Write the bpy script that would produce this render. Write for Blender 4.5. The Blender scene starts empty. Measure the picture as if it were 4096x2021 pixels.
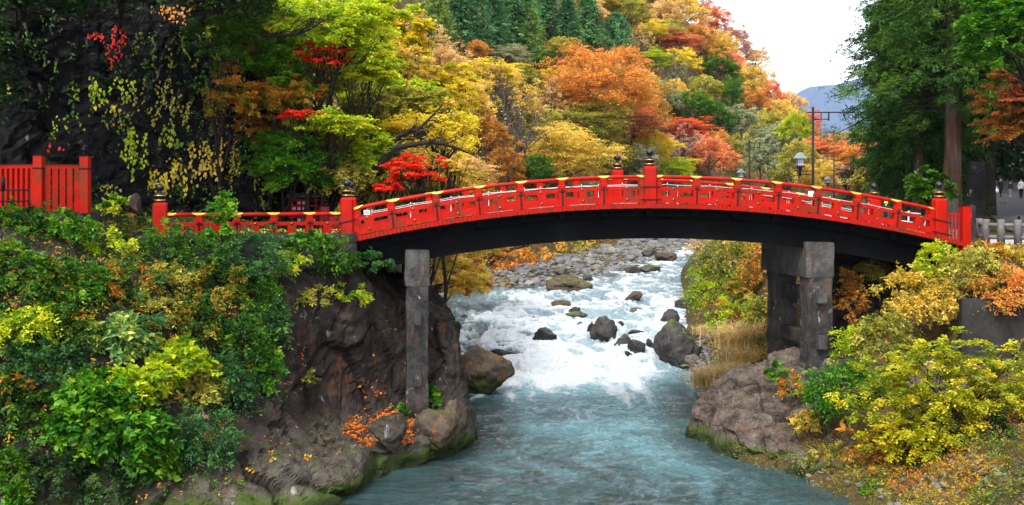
import bpy, math, random
import numpy as np
from mathutils import Vector, Matrix, Euler

# ------------------------------------------------------------------ camera, sky, sun, exposure
SC = bpy.context.scene
COL = SC.collection
F, CZ, V0 = 1114.4, 10.82, 196.8
cam_d = bpy.data.cameras.new('camera'); cam = bpy.data.objects.new('camera', cam_d); COL.objects.link(cam)
cam.location = (0, 0, CZ); cam.rotation_euler = (math.pi / 2, 0, 0)
cam_d.sensor_width = 36; cam_d.lens = F / 1024 * 36; cam_d.shift_y = -(252.5 - V0) / 1024
cam_d.clip_start = .5; cam_d.clip_end = 40000
SC.camera = cam
SUN_EL, SUN_AZ = math.radians(52), math.radians(205)      # high, behind the camera a little to the left
W = bpy.data.worlds.new('World'); SC.world = W; W.use_nodes = True
nt = W.node_tree; nt.nodes.clear()
sky = nt.nodes.new('ShaderNodeTexSky'); sky.sky_type = 'NISHITA'; sky.sun_disc = False
sky.sun_elevation = SUN_EL; sky.sun_rotation = SUN_AZ; sky.air_density = 1.0; sky.dust_density = 6.0; sky.ozone_density = 1.0; sky.altitude = 600
hs = nt.nodes.new('ShaderNodeHueSaturation'); hs.inputs['Saturation'].default_value = .16; hs.inputs['Value'].default_value = 1.0
cl = nt.nodes.new('ShaderNodeMix'); cl.data_type = 'RGBA'; cl.inputs[0].default_value = .65   # closed cloud cover over the clear sky
cl.inputs[7].default_value = (6.9, 7.0, 7.3, 1)
bg = nt.nodes.new('ShaderNodeBackground'); bg.inputs[1].default_value = .15
wo = nt.nodes.new('ShaderNodeOutputWorld')
nt.links.new(sky.outputs[0], hs.inputs['Color']); nt.links.new(hs.outputs[0], cl.inputs[6])
nt.links.new(cl.outputs[2], bg.inputs[0]); nt.links.new(bg.outputs[0], wo.inputs[0])
sd = bpy.data.lights.new('sun', 'SUN'); sd.energy = 1.5; sd.angle = math.radians(14); sd.color = (1, .965, .9)
so = bpy.data.objects.new('sun', sd); COL.objects.link(so)
so.rotation_euler = Euler((math.pi / 2 - SUN_EL, 0, math.pi - SUN_AZ), 'XYZ')
SC.view_settings.view_transform = 'Standard'; SC.view_settings.look = 'None'; SC.view_settings.gamma = 1
SC.view_settings.exposure = 1.5
try: SC.view_settings.use_curve_mapping = False
except Exception: pass
cy = SC.cycles
cy.max_bounces = 7; cy.diffuse_bounces = 3; cy.glossy_bounces = 2; cy.transmission_bounces = 3; cy.transparent_max_bounces = 4; cy.volume_bounces = 2
cy.sample_clamp_indirect = 6; cy.caustics_reflective = False; cy.caustics_refractive = False
cy.use_denoising = True
try: cy.denoising_prefilter = 'ACCURATE'; cy.denoising_input_passes = 'RGB_ALBEDO_NORMAL'
except Exception: pass

# ------------------------------------------------------------------ small helpers
R = np.random.default_rng
def at(u, v, Y): return np.array([(u - 512) * Y / F, Y, CZ - (v - V0) * Y / F])
def srgb(*c):
    c = np.array(c, float) / 255
    return tuple(np.where(c <= .04045, c / 12.92, ((c + .055) / 1.055) ** 2.4)) + (1.,)
def nrm(a): return a / np.maximum(np.linalg.norm(a, axis=-1, keepdims=True), 1e-9)

def _h(i, j, k, s):
    n = (i.astype(np.int64) * 374761393 + j.astype(np.int64) * 668265263 + k.astype(np.int64) * 2147483647 + s * 974711) & 0xffffffff
    n = ((n ^ (n >> 13)) * 1274126177) & 0xffffffff
    n = ((n ^ (n >> 16)) * 2246822519) & 0xffffffff
    return ((n ^ (n >> 15)) & 0xffffff) / float(0xffffff)
def vnoise(P, s=0):
    P = np.asarray(P, float); I = np.floor(P); f = P - I; f = f * f * (3 - 2 * f); I = I.astype(np.int64)
    r = 0
    for a in (0, 1):
        for b in (0, 1):
            for c in (0, 1):
                w = (f[..., 0] if a else 1 - f[..., 0]) * (f[..., 1] if b else 1 - f[..., 1]) * (f[..., 2] if c else 1 - f[..., 2])
                r = r + w * _h(I[..., 0] + a, I[..., 1] + b, I[..., 2] + c, s)
    return r * 2 - 1
def fbm(P, o=4, s=0, g=.5, lac=2.03):
    r = 0; a = 1.; P = np.asarray(P, float)
    for k in range(o):
        r = r + a * vnoise(P, s + k); P = P * lac + 7.3; a *= g
    return r
def worley_v(P, s=0):
    P = np.asarray(P, float); I = np.floor(P).astype(np.int64); f1 = np.full(P.shape[:-1], 9.); f2 = f1.copy(); cid = f1 * 0; vec = P * 0
    for a in (-1, 0, 1):
        for b in (-1, 0, 1):
            for c in (-1, 0, 1):
                J = I + [a, b, c]; x, y, z = J[..., 0], J[..., 1], J[..., 2]
                q = np.stack([x + _h(x, y, z, s), y + _h(x, y, z, s + 1), z + _h(x, y, z, s + 2)], -1) - P
                d = np.linalg.norm(q, axis=-1); n = d < f1
                f2 = np.where(n, f1, np.minimum(f2, d)); cid = np.where(n, _h(x, y, z, s + 3), cid); vec = np.where(n[..., None], q, vec); f1 = np.where(n, d, f1)
    return f1, f2, cid, vec

def tag(o, label=None, cat=None, group=None, kind=None):
    if label: o['label'] = label
    if cat: o['category'] = cat
    if group: o['group'] = group
    if kind: o['kind'] = kind
    return o
def mesh_data(name, V, Fc, mats, smooth=False, attrs=None, mi=None):
    me = bpy.data.meshes.new(name)
    V = np.asarray(V, np.float32).reshape(-1, 3)
    if isinstance(Fc, np.ndarray):
        n, k = Fc.shape; idx = Fc.ravel(); st = np.arange(n) * k
    else:
        ln = np.array([len(f) for f in Fc]); n = len(Fc); idx = np.concatenate([np.asarray(f) for f in Fc]); st = np.r_[0, np.cumsum(ln)[:-1]]
    me.vertices.add(len(V)); me.vertices.foreach_set('co', V.ravel())
    me.loops.add(len(idx)); me.loops.foreach_set('vertex_index', idx.astype(np.int32))
    me.polygons.add(n); me.polygons.foreach_set('loop_start', st.astype(np.int32))
    for m in (mats if isinstance(mats, (list, tuple)) else [mats]): me.materials.append(m)
    if mi is not None: me.polygons.foreach_set('material_index', np.asarray(mi, np.int32))
    me.polygons.foreach_set('use_smooth', np.full(n, bool(smooth)) if np.ndim(smooth) == 0 else np.asarray(smooth, bool))
    me.update(calc_edges=True)
    for an, (dom, arr) in (attrs or {}).items():
        me.attributes.new(an, 'FLOAT', dom).data.foreach_set('value', np.asarray(arr, np.float32))
    return me
def link(name, me, parent=None, loc=None, rot=None, scale=None):
    o = bpy.data.objects.new(name, me); COL.objects.link(o)
    if parent is not None: o.parent = parent
    if loc is not None: o.location = loc
    if rot is not None: o.rotation_euler = rot
    if scale is not None: o.scale = scale if np.iterable(scale) else (scale,) * 3
    return o
def mk(name, V, Fc, mat, parent=None, smooth=False, attrs=None, mi=None, loc=None, rot=None):
    return link(name, mesh_data(name, V, Fc, mat, smooth, attrs, mi), parent, loc, rot)
def empty(name, loc=(0, 0, 0), rot=(0, 0, 0), **k):
    o = link(name, None, None, loc, rot); o.empty_display_size = .3
    return tag(o, **k)
def setmat(o, m):
    for s in o.material_slots: s.link = 'OBJECT'; s.material = m

class MB:
    """collects shapes for one mesh"""
    def __init__(s): s.V = []; s.F = []; s.S = []; s.M = []; s.n = 0
    def add(s, V, Fc, smooth=False, m=0):
        V = np.asarray(V, float).reshape(-1, 3); s.V.append(V)
        for f in Fc: s.F.append([int(i) + s.n for i in f]); s.S.append(smooth); s.M.append(m)
        s.n += len(V); return s
    def box(s, lo, hi, bev=0, m=0, rot=None, c=None):
        lo = np.array(lo, float); hi = np.array(hi, float)
        if bev <= 0:
            V = np.array([[x, y, z] for z in (lo[2], hi[2]) for y in (lo[1], hi[1]) for x in (lo[0], hi[0])])
            Fc = [(0, 2, 3, 1), (4, 5, 7, 6), (0, 1, 5, 4), (2, 6, 7, 3), (0, 4, 6, 2), (1, 3, 7, 5)]
        else:                                   # chamfer the four long z edges and the top and bottom rims
            b = bev; ring = lambda i, z: [[lo[0] + b + i, lo[1] + i, z], [hi[0] - b - i, lo[1] + i, z], [hi[0] - i, lo[1] + b + i, z], [hi[0] - i, hi[1] - b - i, z],
                                          [hi[0] - b - i, hi[1] - i, z], [lo[0] + b + i, hi[1] - i, z], [lo[0] + i, hi[1] - b - i, z], [lo[0] + i, lo[1] + b + i, z]]
            V = np.array(ring(b * .7, lo[2]) + ring(0, lo[2] + b * .7) + ring(0, hi[2] - b * .7) + ring(b * .7, hi[2]))
            Fc = [tuple(range(7, -1, -1)), tuple(range(24, 32))]
            for r in range(3):
                for i in range(8): Fc.append((r * 8 + i, r * 8 + (i + 1) % 8, r * 8 + 8 + (i + 1) % 8, r * 8 + 8 + i))
        if rot is not None:
            c = (lo + hi) / 2 if c is None else np.array(c, float); V = (V - c) @ np.array(rot).T + c
        return s.add(V, Fc, False, m)
    def rbox(s, lo, hi, r=.06, amp=.03, seed=0, res=.16, m=0):
        """stone block: rounded, uneven edges and faces"""
        lo = np.array(lo, float); hi = np.array(hi, float); sz = hi - lo
        for ax in range(3):
            u_, v_ = [k for k in range(3) if k != ax]; nu, nv = (max(3, min(24, int(sz[k] / res) + 2)) for k in (u_, v_))
            for e in (0, 1):
                A, B = np.meshgrid(np.linspace(0, 1, nu), np.linspace(0, 1, nv), indexing='ij'); P = np.zeros((nu, nv, 3)); P[..., u_] = lo[u_] + A * sz[u_]; P[..., v_] = lo[v_] + B * sz[v_]; P[..., ax] = hi[ax] if e else lo[ax]
                Q = np.clip(P, lo + r, hi - r); P = Q + nrm(P - Q) * r
                W_ = P + seed * 3.7; P = P + amp * np.stack([fbm(W_ * 2.1, 4, 3), fbm(W_ * 2.1, 4, 13), fbm(W_ * 2.1, 4, 23)], -1)
                i = np.arange(nu * nv).reshape(nu, nv); q = np.stack([i[:-1, :-1], i[1:, :-1], i[1:, 1:], i[:-1, 1:]], -1).reshape(-1, 4)
                if (e == 1) != (ax != 1): q = q[:, ::-1]
                s.add(P, q.tolist(), True, m)
        return s
    def tube(s, P, r, n=8, caps=True, m=0, smooth=True):
        P = np.asarray(P, float); r = np.broadcast_to(np.asarray(r, float), (len(P),))
        T = nrm(np.gradient(P, axis=0)); ref = np.array([0, 0, 1.]) if abs(T[0, 2]) < .9 else np.array([1., 0, 0])
        A = nrm(np.cross(T, ref)); B = np.cross(T, A); a = np.arange(n) / n * 2 * math.pi
        V = P[:, None] + r[:, None, None] * (np.cos(a)[None, :, None] * A[:, None] + np.sin(a)[None, :, None] * B[:, None])
        Fc = [(k * n + i, k * n + n + i, k * n + n + (i + 1) % n, k * n + (i + 1) % n) for k in range(len(P) - 1) for i in range(n)]
        s.add(V, Fc, smooth, m)
        if caps:
            k = s.n - n * len(P); s.F += [[k + i for i in range(n)], [s.n - 1 - i for i in range(n)]]; s.S += [False, False]; s.M += [m, m]
        return s
    def lathe(s, prof, c=(0, 0, 0), n=20, m=0, smooth=True):
        c = np.array(c, float); a = np.arange(n) / n * 2 * math.pi; pr = np.array(prof, float)
        V = np.stack([pr[:, 0, None] * np.cos(a), pr[:, 0, None] * np.sin(a), pr[:, 1, None] + 0 * a], -1) + c
        Fc = [(k * n + i, k * n + (i + 1) % n, k * n + n + (i + 1) % n, k * n + n + i) for k in range(len(pr) - 1) for i in range(n)]
        return s.add(V, Fc, smooth, m)
    def data(s, name, mats): return mesh_data(name, np.concatenate(s.V), s.F, mats, np.array(s.S), None, s.M)
    def build(s, name, mats, parent=None, loc=None, rot=None): return link(name, s.data(name, mats), parent, loc, rot)

# ------------------------------------------------------------------ materials
class NT:
    def __init__(s, name):
        s.m = bpy.data.materials.new(name); s.m.use_nodes = True; s.t = s.m.node_tree; s.t.nodes.clear()
    def n(s, kind, **k):
        nd = s.t.nodes.new('ShaderNode' + kind)
        for a, b in k.items():
            if a.startswith('i_'): nd.inputs[a[2:].replace('_', ' ')].default_value = b
            elif a.startswith('x'): nd.inputs[int(a[1:])].default_value = b
            else: setattr(nd, a, b)
        return nd
    def l(s, a, b): s.t.links.new(a, b)
    def pos(s): return s.n('NewGeometry').outputs['Position']
    def objc(s): return s.n('TexCoord').outputs['Object']
    def noise(s, vec, scale, det=4, rough=.6, out=0, dist=0, stretch=None):
        if stretch is not None:
            mp = s.n('Mapping'); mp.inputs['Scale'].default_value = stretch; s.l(vec, mp.inputs[0]); vec = mp.outputs[0]
        nd = s.n('TexNoise', i_Scale=scale, i_Detail=det, i_Roughness=rough, i_Distortion=dist); s.l(vec, nd.inputs['Vector']); return nd.outputs[out]
    def ramp(s, fac, stops, interp='LINEAR'):
        r = s.n('ValToRGB'); e = r.color_ramp.elements; r.color_ramp.interpolation = interp
        while len(e) < len(stops): e.new(.5)
        for q, (p, c) in zip(e, stops): q.position = p; q.color = c if len(c) == 4 else tuple(c) + (1,)
        s.l(fac, r.inputs[0]); return r.outputs[0]
    def mix(s, fac, a, b, typ='MIX'):
        x = s.n('Mix', data_type='RGBA', blend_type=typ)
        for v, i in ((fac, 0), (a, 6), (b, 7)):
            if isinstance(v, (int, float)): x.inputs[i].default_value = v
            elif isinstance(v, tuple): x.inputs[i].default_value = v
            else: s.l(v, x.inputs[i])
        return x.outputs[2]
    def math(s, op, a, b=0., clamp=False):
        x = s.n('Math', operation=op, use_clamp=clamp)
        for v, i in ((a, 0), (b, 1)):
            if isinstance(v, (int, float)): x.inputs[i].default_value = v
            else: s.l(v, x.inputs[i])
        return x.outputs[0]
    def step(s, v, lo, hi):
        x = s.n('MapRange', interpolation_type='SMOOTHSTEP'); x.inputs[1].default_value = lo; x.inputs[2].default_value = hi; s.l(v, x.inputs[0]); return x.outputs[0]
    def pbsdf(s, col, rough=.6, spec=.4, metal=0., bump=None, bs=.3, bd=.05):
        p = s.n('BsdfPrincipled'); p.inputs['Specular IOR Level'].default_value = spec; p.inputs['Metallic'].default_value = metal
        for v, i in ((col, 'Base Color'), (rough, 'Roughness')):
            if isinstance(v, (int, float, tuple)): p.inputs[i].default_value = v
            else: s.l(v, p.inputs[i])
        if bump is not None:
            b = s.n('Bump', i_Strength=bs, i_Distance=bd); s.l(bump, b.inputs['Height']); s.l(b.outputs[0], p.inputs['Normal'])
        return p.outputs[0]
    def out(s, sh):
        o = s.n('OutputMaterial'); s.l(sh, o.inputs[0]); return s.m

def paint(name, c, rough=.4, dirt=.35, dirtc=(.03, .025, .012, 1), scale=1.3, spec=.5):
    """lacquer over wood: uneven tone, grime and mould in blotches and streaks"""
    t = NT(name); p = t.pos()
    a = t.noise(p, scale * 2.2, 5, .65); col = t.mix(t.step(a, .3, .75), c, tuple(np.array(c[:3]) * .72) + (1,))
    g = t.noise(p, scale, 6, .72, dist=.6, stretch=(1, 1, .45)); gm = t.math('MULTIPLY', t.step(g, .47, .72), dirt)
    col = t.mix(gm, col, dirtc)
    f = t.noise(p, 26, 3, .6)
    r = t.math('ADD', t.math('MULTIPLY', a, .25), rough - .1)
    return t.out(t.pbsdf(col, r, spec, 0, f, .12, .01))
def plain(name, c, rough=.5, metal=0., spec=.4, var=.25, scale=6):
    t = NT(name); a = t.noise(t.pos(), scale, 5, .6)
    return t.out(t.pbsdf(t.mix(t.step(a, .3, .7), c, tuple(np.array(c[:3]) * (1 - var)) + (1,)), rough, spec, metal, a, .15, .02))
def rockmat(name, cols, lich=(.4, .38, .36, 1), lichen=.55, moss=None, mosslo=.5, wet=None, scale=.8, rough=.75, bs=.6, streak=0, rust=0., crk=.3, spec=.12, bd=.16, low=None):
    t = NT(name); p = t.pos()
    a = t.noise(p, scale, 5, .68, dist=.4); b = t.noise(p, scale * 6, 4, .7)
    col = t.ramp(t.math('ADD', t.math('MULTIPLY', a, .7), t.math('MULTIPLY', b, .3)), [(i / (len(cols) - 1) * .42 + .3, q) for i, q in enumerate(cols)])
    if low:
        sl_ = t.n('SeparateXYZ'); t.l(p, sl_.inputs[0]); col = t.mix(t.step(t.math('ADD', sl_.outputs[2], t.math('MULTIPLY', a, 2.4)), 3.6, 2.4), col, t.ramp(t.math('ADD', t.math('MULTIPLY', a, .5), t.math('MULTIPLY', b, .5)), [(.34, tuple(np.array(low[:3]) * .35) + (1,)), (.5, low), (.64, tuple(np.array(low[:3]) * 1.8) + (1,))]))
    if rust: col = t.mix(t.math('MULTIPLY', t.step(t.noise(p, scale * .9 + 1, 4, .7, stretch=(1.3, 1.3, .3)), .56, .68), rust), col, (.22, .07, .02, 1))
    if lichen: col = t.mix(t.math('MULTIPLY', t.step(t.noise(p, scale * 3.1, 4, .75, dist=.5, stretch=(1, 1, .6)), .66 - .1 * lichen, .7), min(1., lichen + .3)), col, lich)
    if streak: col = t.mix(t.math('MULTIPLY', t.step(t.noise(p, 1.6, 4, .7, stretch=(1, 1, .12)), .5, .66), streak), col, (.012, .011, .01, 1))
    if crk:
        crack = t.n('TexVoronoi', feature='DISTANCE_TO_EDGE', i_Scale=scale * 1.7); w = t.noise(p, scale * 1.3, 3, .7, out=1)
        wv = t.n('VectorMath', operation='MULTIPLY_ADD'); t.l(w, wv.inputs[0]); wv.inputs[1].default_value = (1.4, 1.4, 1.4); t.l(p, wv.inputs[2]); t.l(wv.outputs[0], crack.inputs['Vector'])
        ck = t.step(crack.outputs['Distance'], 0, .03); col = t.mix(ck, t.mix(crk, col, (.01, .01, .008, 1)), col)
    if moss:
        nz = t.n('SeparateXYZ'); t.l(t.n('NewGeometry').outputs['Normal'], nz.inputs[0])
        mm = t.step(t.math('ADD', t.math('MULTIPLY', nz.outputs[2], .6), t.math('MULTIPLY', t.noise(p, scale * 2, 4, .7), .8)), mosslo, mosslo + .16)
        col = t.mix(mm, col, t.ramp(b, [(.35, moss), (.65, tuple(np.array(moss[:3]) * 1.7 + .01) + (1,))]))
    if wet is not None:
        sz = t.n('SeparateXYZ'); t.l(p, sz.inputs[0]); wm = t.step(t.math('ADD', sz.outputs[2], t.math('MULTIPLY', b, -.3)), wet + .12, wet - .12)
        mm2 = t.step(t.math('ADD', sz.outputs[2], t.math('MULTIPLY', t.noise(p, scale * 2.5, 3, .6), -.9)), wet + .12, wet - .25); col = t.mix(t.math('MULTIPLY', mm2, .85), col, (.035, .06, .006, 1))
        col = t.mix(wm, col, t.mix(.72, col, (.008, .012, .006, 1)))
    h = t.math('ADD', t.math('MULTIPLY', a, .6), t.math('MULTIPLY', b, .4))
    return t.out(t.pbsdf(col, rough, spec, 0, h, bs, bd))
def leafmat(name, stops, trans=.35, rough=.55, spec=.25, rnd=.25):
    """leaf colours run along a ramp by each leaf's own number, shifted a little for each plant"""
    t = NT(name); a = t.n('Attribute', attribute_name='tint'); oi = t.n('ObjectInfo')
    k = t.math('ADD', a.outputs['Fac'], t.math('MULTIPLY', t.math('SUBTRACT', oi.outputs['Random'], .5), rnd), True)
    col = t.ramp(k, [(i / max(1, len(stops) - 1), c) for i, c in enumerate(stops)])
    p = t.n('BsdfDiffuse'); t.l(col, p.inputs[0]); tr = t.n('BsdfTranslucent'); t.l(col, tr.inputs[0])
    m = t.n('MixShader', x0=trans); t.l(p.outputs[0], m.inputs[1]); t.l(tr.outputs[0], m.inputs[2])
    gl = t.n('BsdfGlossy', i_Roughness=rough * .8); gl.inputs[0].default_value = (1, 1, 1, 1)
    k = t.n('MixShader', x0=spec * .06); t.l(m.outputs[0], k.inputs[1]); t.l(gl.outputs[0], k.inputs[2])
    return t.out(k.outputs[0])

# ------------------------------------------------------------------ palette of surfaces
RED = (.36, .0062, .0014, 1)
m_red = paint('red lacquer', RED, .4, .75, scale=.8, spec=.1)
m_red_old = paint('weathered red lacquer', (.3, .0065, .0018, 1), .55, .8, (.04, .028, .01, 1), 1.2, .08)
m_plank = paint('weathered red plank', (.33, .0065, .0018, 1), .45, 1., (.035, .025, .01, 1), 2.3, .1)
m_deck = paint('wet red deck', (.5, .05, .04, 1), .22, .5, (.1, .09, .08, 1), .8)
m_darkred = paint('dark red lacquer', (.2, .006, .006, 1), .45, .4)
m_gold = plain('gilt metal', (.6, .36, .055, 1), .3, .7, .5, .2, 9)
m_giboshi = plain('black bronze', (.008, .008, .012, 1), .3, .2, .45, .3, 8)
m_iron = plain('black iron', (.004, .004, .0045, 1), .6, .1, .15)
m_boss = plain('old brass', (.16, .09, .035, 1), .35, .8, .5, .4)
m_black = paint('black lacquered timber', (.0035, .0036, .0042, 1), .75, .6, (.009, .009, .0095, 1), .7, .03)
m_steel = plain('brushed steel', (.7, .7, .72, 1), .35, .7, .5, .1)
m_white = plain('white paint', (.8, .8, .8, 1), .5, 0, .4, .12)
m_lamp = plain('dark brown metal', (.012, .009, .011, 1), .55, .1, .2)
m_copper = plain('verdigris copper', (.2, .27, .26, 1), .6, .2, .3, .2)
m_paper = plain('frosted lantern glass', (.24, .26, .31, 1), .3, 0, .5, .1)
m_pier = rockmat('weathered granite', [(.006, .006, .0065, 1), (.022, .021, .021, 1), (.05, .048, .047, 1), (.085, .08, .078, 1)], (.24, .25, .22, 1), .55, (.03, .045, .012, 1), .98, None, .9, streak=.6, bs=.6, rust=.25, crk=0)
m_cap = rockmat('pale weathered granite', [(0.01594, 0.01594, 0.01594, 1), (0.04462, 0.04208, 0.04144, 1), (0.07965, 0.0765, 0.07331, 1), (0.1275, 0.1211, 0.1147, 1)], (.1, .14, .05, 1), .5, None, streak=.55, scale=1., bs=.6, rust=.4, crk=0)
m_masonry = rockmat('wall stone', [(0.0137, 0.01292, 0.0137, 1), (0.03524, 0.03132, 0.02936, 1), (0.06656, 0.05481, 0.03915, 1)], (.3, .27, .2, 1), .25, None, scale=1.1, streak=.3)
m_conc = rockmat('stained concrete', [(0.0144, 0.01392, 0.01344, 1), (0.0288, 0.0276, 0.0264, 1), (0.048, 0.0468, 0.0456, 1)], (.35, .35, .34, 1), .2, None, scale=.7, streak=.75, bs=.2)
m_logc = rockmat('log-shaped concrete', [(0.08, 0.076, 0.072, 1), (0.128, 0.12, 0.116, 1), (0.192, 0.184, 0.176, 1)], (.4, .4, .4, 1), .2, None, scale=2., bs=.4)
m_cliff = rockmat('brown cliff rock', [(.005, .004, .004, 1), (.016, .012, .011, 1), (.034, .026, .022, 1), (.062, .05, .042, 1)], (.24, .23, .22, 1), .4, (.02, .026, .003, 1), .9, .25, .55, streak=.7, rust=.22, crk=.45, low=(.06, .052, .04, 1), bs=.8)
m_dark = rockmat('wet black cliff rock and shaded steps', [(0.003226, 0.003226, 0.003629, 1), (0.00887, 0.00887, 0.009677, 1), (0.0258, 0.02501, 0.02662, 1)], (.15, .15, .155, 1), .55, (.006, .01, .003, 1), .9, None, .5, streak=.7, rough=.8, spec=.04)
m_out = rockmat('tan grey outcrop', [(.014, .011, .01, 1), (.055, .043, .035, 1), (.12, .095, .078, 1), (.22, .175, .135, 1)], (.26, .24, .18, 1), .35, (.03, .045, .006, 1), .95, .22, 1.3, rust=.3, crk=.6, bs=.9)
m_bould = rockmat('river boulder', [(0.01775, 0.01686, 0.01686, 1), (0.05324, 0.04969, 0.04792, 1), (0.1065, 0.09761, 0.09318, 1)], (.3, .29, .28, 1), .3, (.045, .07, .006, 1), .83, None, .9)
m_bouldbr = rockmat('mossy brown boulder', [(0.02329, 0.01863, 0.01398, 1), (0.06212, 0.04813, 0.03495, 1), (0.1242, 0.1009, 0.07764, 1)], (.3, .28, .26, 1), .3, (.05, .05, .006, 1), .88, .4, .8, rust=.6)
m_boulddk = rockmat('wet dark boulder', [(0.007015, 0.007015, 0.007601, 1), (0.02046, 0.02046, 0.02164, 1), (0.04092, 0.03976, 0.03976, 1)], (.2, .2, .2, 1), .2, (.04, .06, .006, 1), .98, None, 1.1, rough=.35)
def stonemat():
    t = NT('river cobble'); oi = t.n('ObjectInfo'); p = t.pos(); b = t.noise(p, 5, 6, .7)
    c = t.ramp(oi.outputs['Random'], [(0, (.075, .073, .075, 1)), (.35, (.14, .135, .135, 1)), (.6, (.22, .21, .2, 1)), (.8, (.12, .12, .135, 1)), (.93, (.16, .14, .1, 1)), (1, (.26, .25, .25, 1))])
    c = t.mix(t.step(b, .35, .7), c, t.mix(.6, c, (.02, .02, .018, 1)))
    mo = t.math('MULTIPLY', t.step(t.noise(p, 1.1, 4, .6), .56, .66), .85)
    c = t.mix(mo, c, (.07, .08, .012, 1))
    return t.out(t.pbsdf(c, .65, .35, 0, b, .4, .06))
m_stone = stonemat()
def groundmat():
    t = NT('bank soil and leaf litter'); p = t.pos()
    a = t.noise(p, .35, 6, .65); b = t.noise(p, 3.2, 6, .75); d = t.noise(p, 14, 3, .7)
    c = t.ramp(t.math('ADD', t.math('MULTIPLY', a, .6), t.math('MULTIPLY', b, .4)), [(.34, (.012, .014, .006, 1)), (.46, (.04, .035, .014, 1)), (.56, (.09, .055, .02, 1)), (.68, (.05, .06, .012, 1))])
    c = t.mix(t.step(d, .58, .66), c, (.18, .1, .025, 1))
    return t.out(t.pbsdf(c, .9, .15, 0, b, .8, .2))
m_ground = groundmat()
m_asph = plain('grey asphalt', (.085, .085, .095, 1), .8, 0, .3, .3, 3)
m_pave = plain('pale paving', (.34, .34, .36, 1), .6, 0, .3, .2, 2)

# ------------------------------------------------------------------ lie of the land
def itp(x, tab): t = np.array(tab, float); return np.interp(x, t[:, 0], t[:, 1])
EDGE = np.array([  # distance, left water edge, right water edge
    (15, -10, 15), (30, -8, 13.2), (39, -6.1, 12), (43.6, -5.1, 10.9), (45.8, -2.2, 9.2), (50, -2.4, 8.4), (58, -3, 9.8), (70, -4.2, 11.4), (84, -5.2, 13.2), (100, -6.9, 15.6),
    (106, -6.5, 16.4), (109, -1, 16.9), (115, 4.5, 17.6), (122, 10, 18.6), (145, 19.2, 24), (165, 27, 33.5), (200, 46, 54), (260, 80, 90), (330, 120, 131), (430, 178, 190)])
XL = lambda Y: np.interp(Y, EDGE[:, 0], EDGE[:, 1]); XR = lambda Y: np.interp(Y, EDGE[:, 0], EDGE[:, 2])
def ZW(Y):
    Y = np.asarray(Y, float); return np.where(Y < 62, 0, np.where(Y < 70, .04 * (Y - 62) ** 2 / 16, .04 * (Y - 66)))
sst = lambda a, b, x: (lambda t: t * t * (3 - 2 * t))(np.clip((x - a) / (b - a), 0, 1))
def GZ(X, Y):
    X = np.asarray(X, float); Y = np.asarray(Y, float); zw = ZW(Y); xl, xr = XL(Y), XR(Y)
    d = np.minimum(X - xl, xr - X); bed = zw - .9 * sst(0, 2.5, d) - .15
    # left side
    s = xl - X
    near = np.minimum(zw - .2 + 1.15 * np.maximum(s, 0), 8.6)
    nl = np.where(Y < 50, -1.6, near)
    mid = zw - .2 + 1.1 * np.maximum(s, 0)
    sp = s * .887
    bar = np.clip(sp, 0, 9) * .13; far = zw - .2 + bar + np.maximum(0, sp - 9) * .98
    left = np.where(Y < 56, nl, np.where(Y < 62, nl + (mid - nl) * sst(56, 62, Y), np.where(Y < 104, mid, mid + (far - mid) * sst(104, 112, Y))))
    crest = 1 - sst(330, 420, Y); left = left * (crest * .85 + .15)
    # right side
    s = X - xr; rz = 8.75 + .012 * (Y - 46)
    n1 = np.interp(s, [0, .4, 2, 4, 6.5, 8.3, 9, 9.6, 11.5, 14], [-.3, .3, .9, 2.0, 3.1, 4.2, 4.6, 6.4, 8.3, 8.6])
    n0 = np.interp(s, [0, .4, 2, 4, 6.5, 9, 14, 25], [-.3, .3, .9, 1.9, 2.9, 3.9, 4.7, 6]); n1 = n0 + (n1 - n0) * sst(45.7, 46.2, Y)
    n2 = np.interp(s, [0, 1, 3, 6.2, 7], [-.2, .7, 2.6, 8.2, 8.75]) + (rz - 8.75)
    n2 = np.where(s < 0, -.3, np.minimum(n2, np.maximum(rz, zw + 1)) + zw * (s < 6))
    q = X - (16 + .18 * (Y - 46)); rise = sst(10, 18, q) * .0012 * np.maximum(0, Y - 60) ** 1.9 + np.maximum(0, q - 30) * .9
    right = np.where(Y < 52, n1, n1 + (n2 - n1) * sst(52, 60, Y)) + np.where(s > 6, rise, 0)
    right = np.where(Y > 170, np.minimum(right, 14), right)
    rough = .25 * fbm(np.stack([X * .35, Y * .35, 0 * X], -1), 4, 11)
    z = np.where(X < xl, left + rough * sst(.5, 3, xl - X), np.where(X > xr, right + rough * sst(.5, 3, X - xr) * (1 - sst(7, 8, X - xr) * (1 - sst(29, 32, q))), bed))
    return z
def gz(x, y): return float(GZ(np.array([x]), np.array([y]))[0])

xs = np.unique(np.r_[np.linspace(-130, -30, 40), np.linspace(-30, 30, 200), np.linspace(30, 100, 70), np.linspace(100, 260, 50)])
ys = np.unique(np.r_[np.linspace(14, 38, 14), np.linspace(38, 75, 120), np.linspace(75, 180, 130), np.linspace(180, 440, 90)])
gx, gy = np.meshgrid(xs, ys); gzz = GZ(gx, gy)
def grid_faces(nr, nc):
    i = np.arange(nr * nc).reshape(nr, nc); return np.stack([i[:-1, :-1], i[:-1, 1:], i[1:, 1:], i[1:, :-1]], -1).reshape(-1, 4)
tag(mk('ground', np.stack([gx, gy, gzz], -1), grid_faces(len(ys), len(xs)), m_ground, smooth=True), kind='structure')

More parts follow.
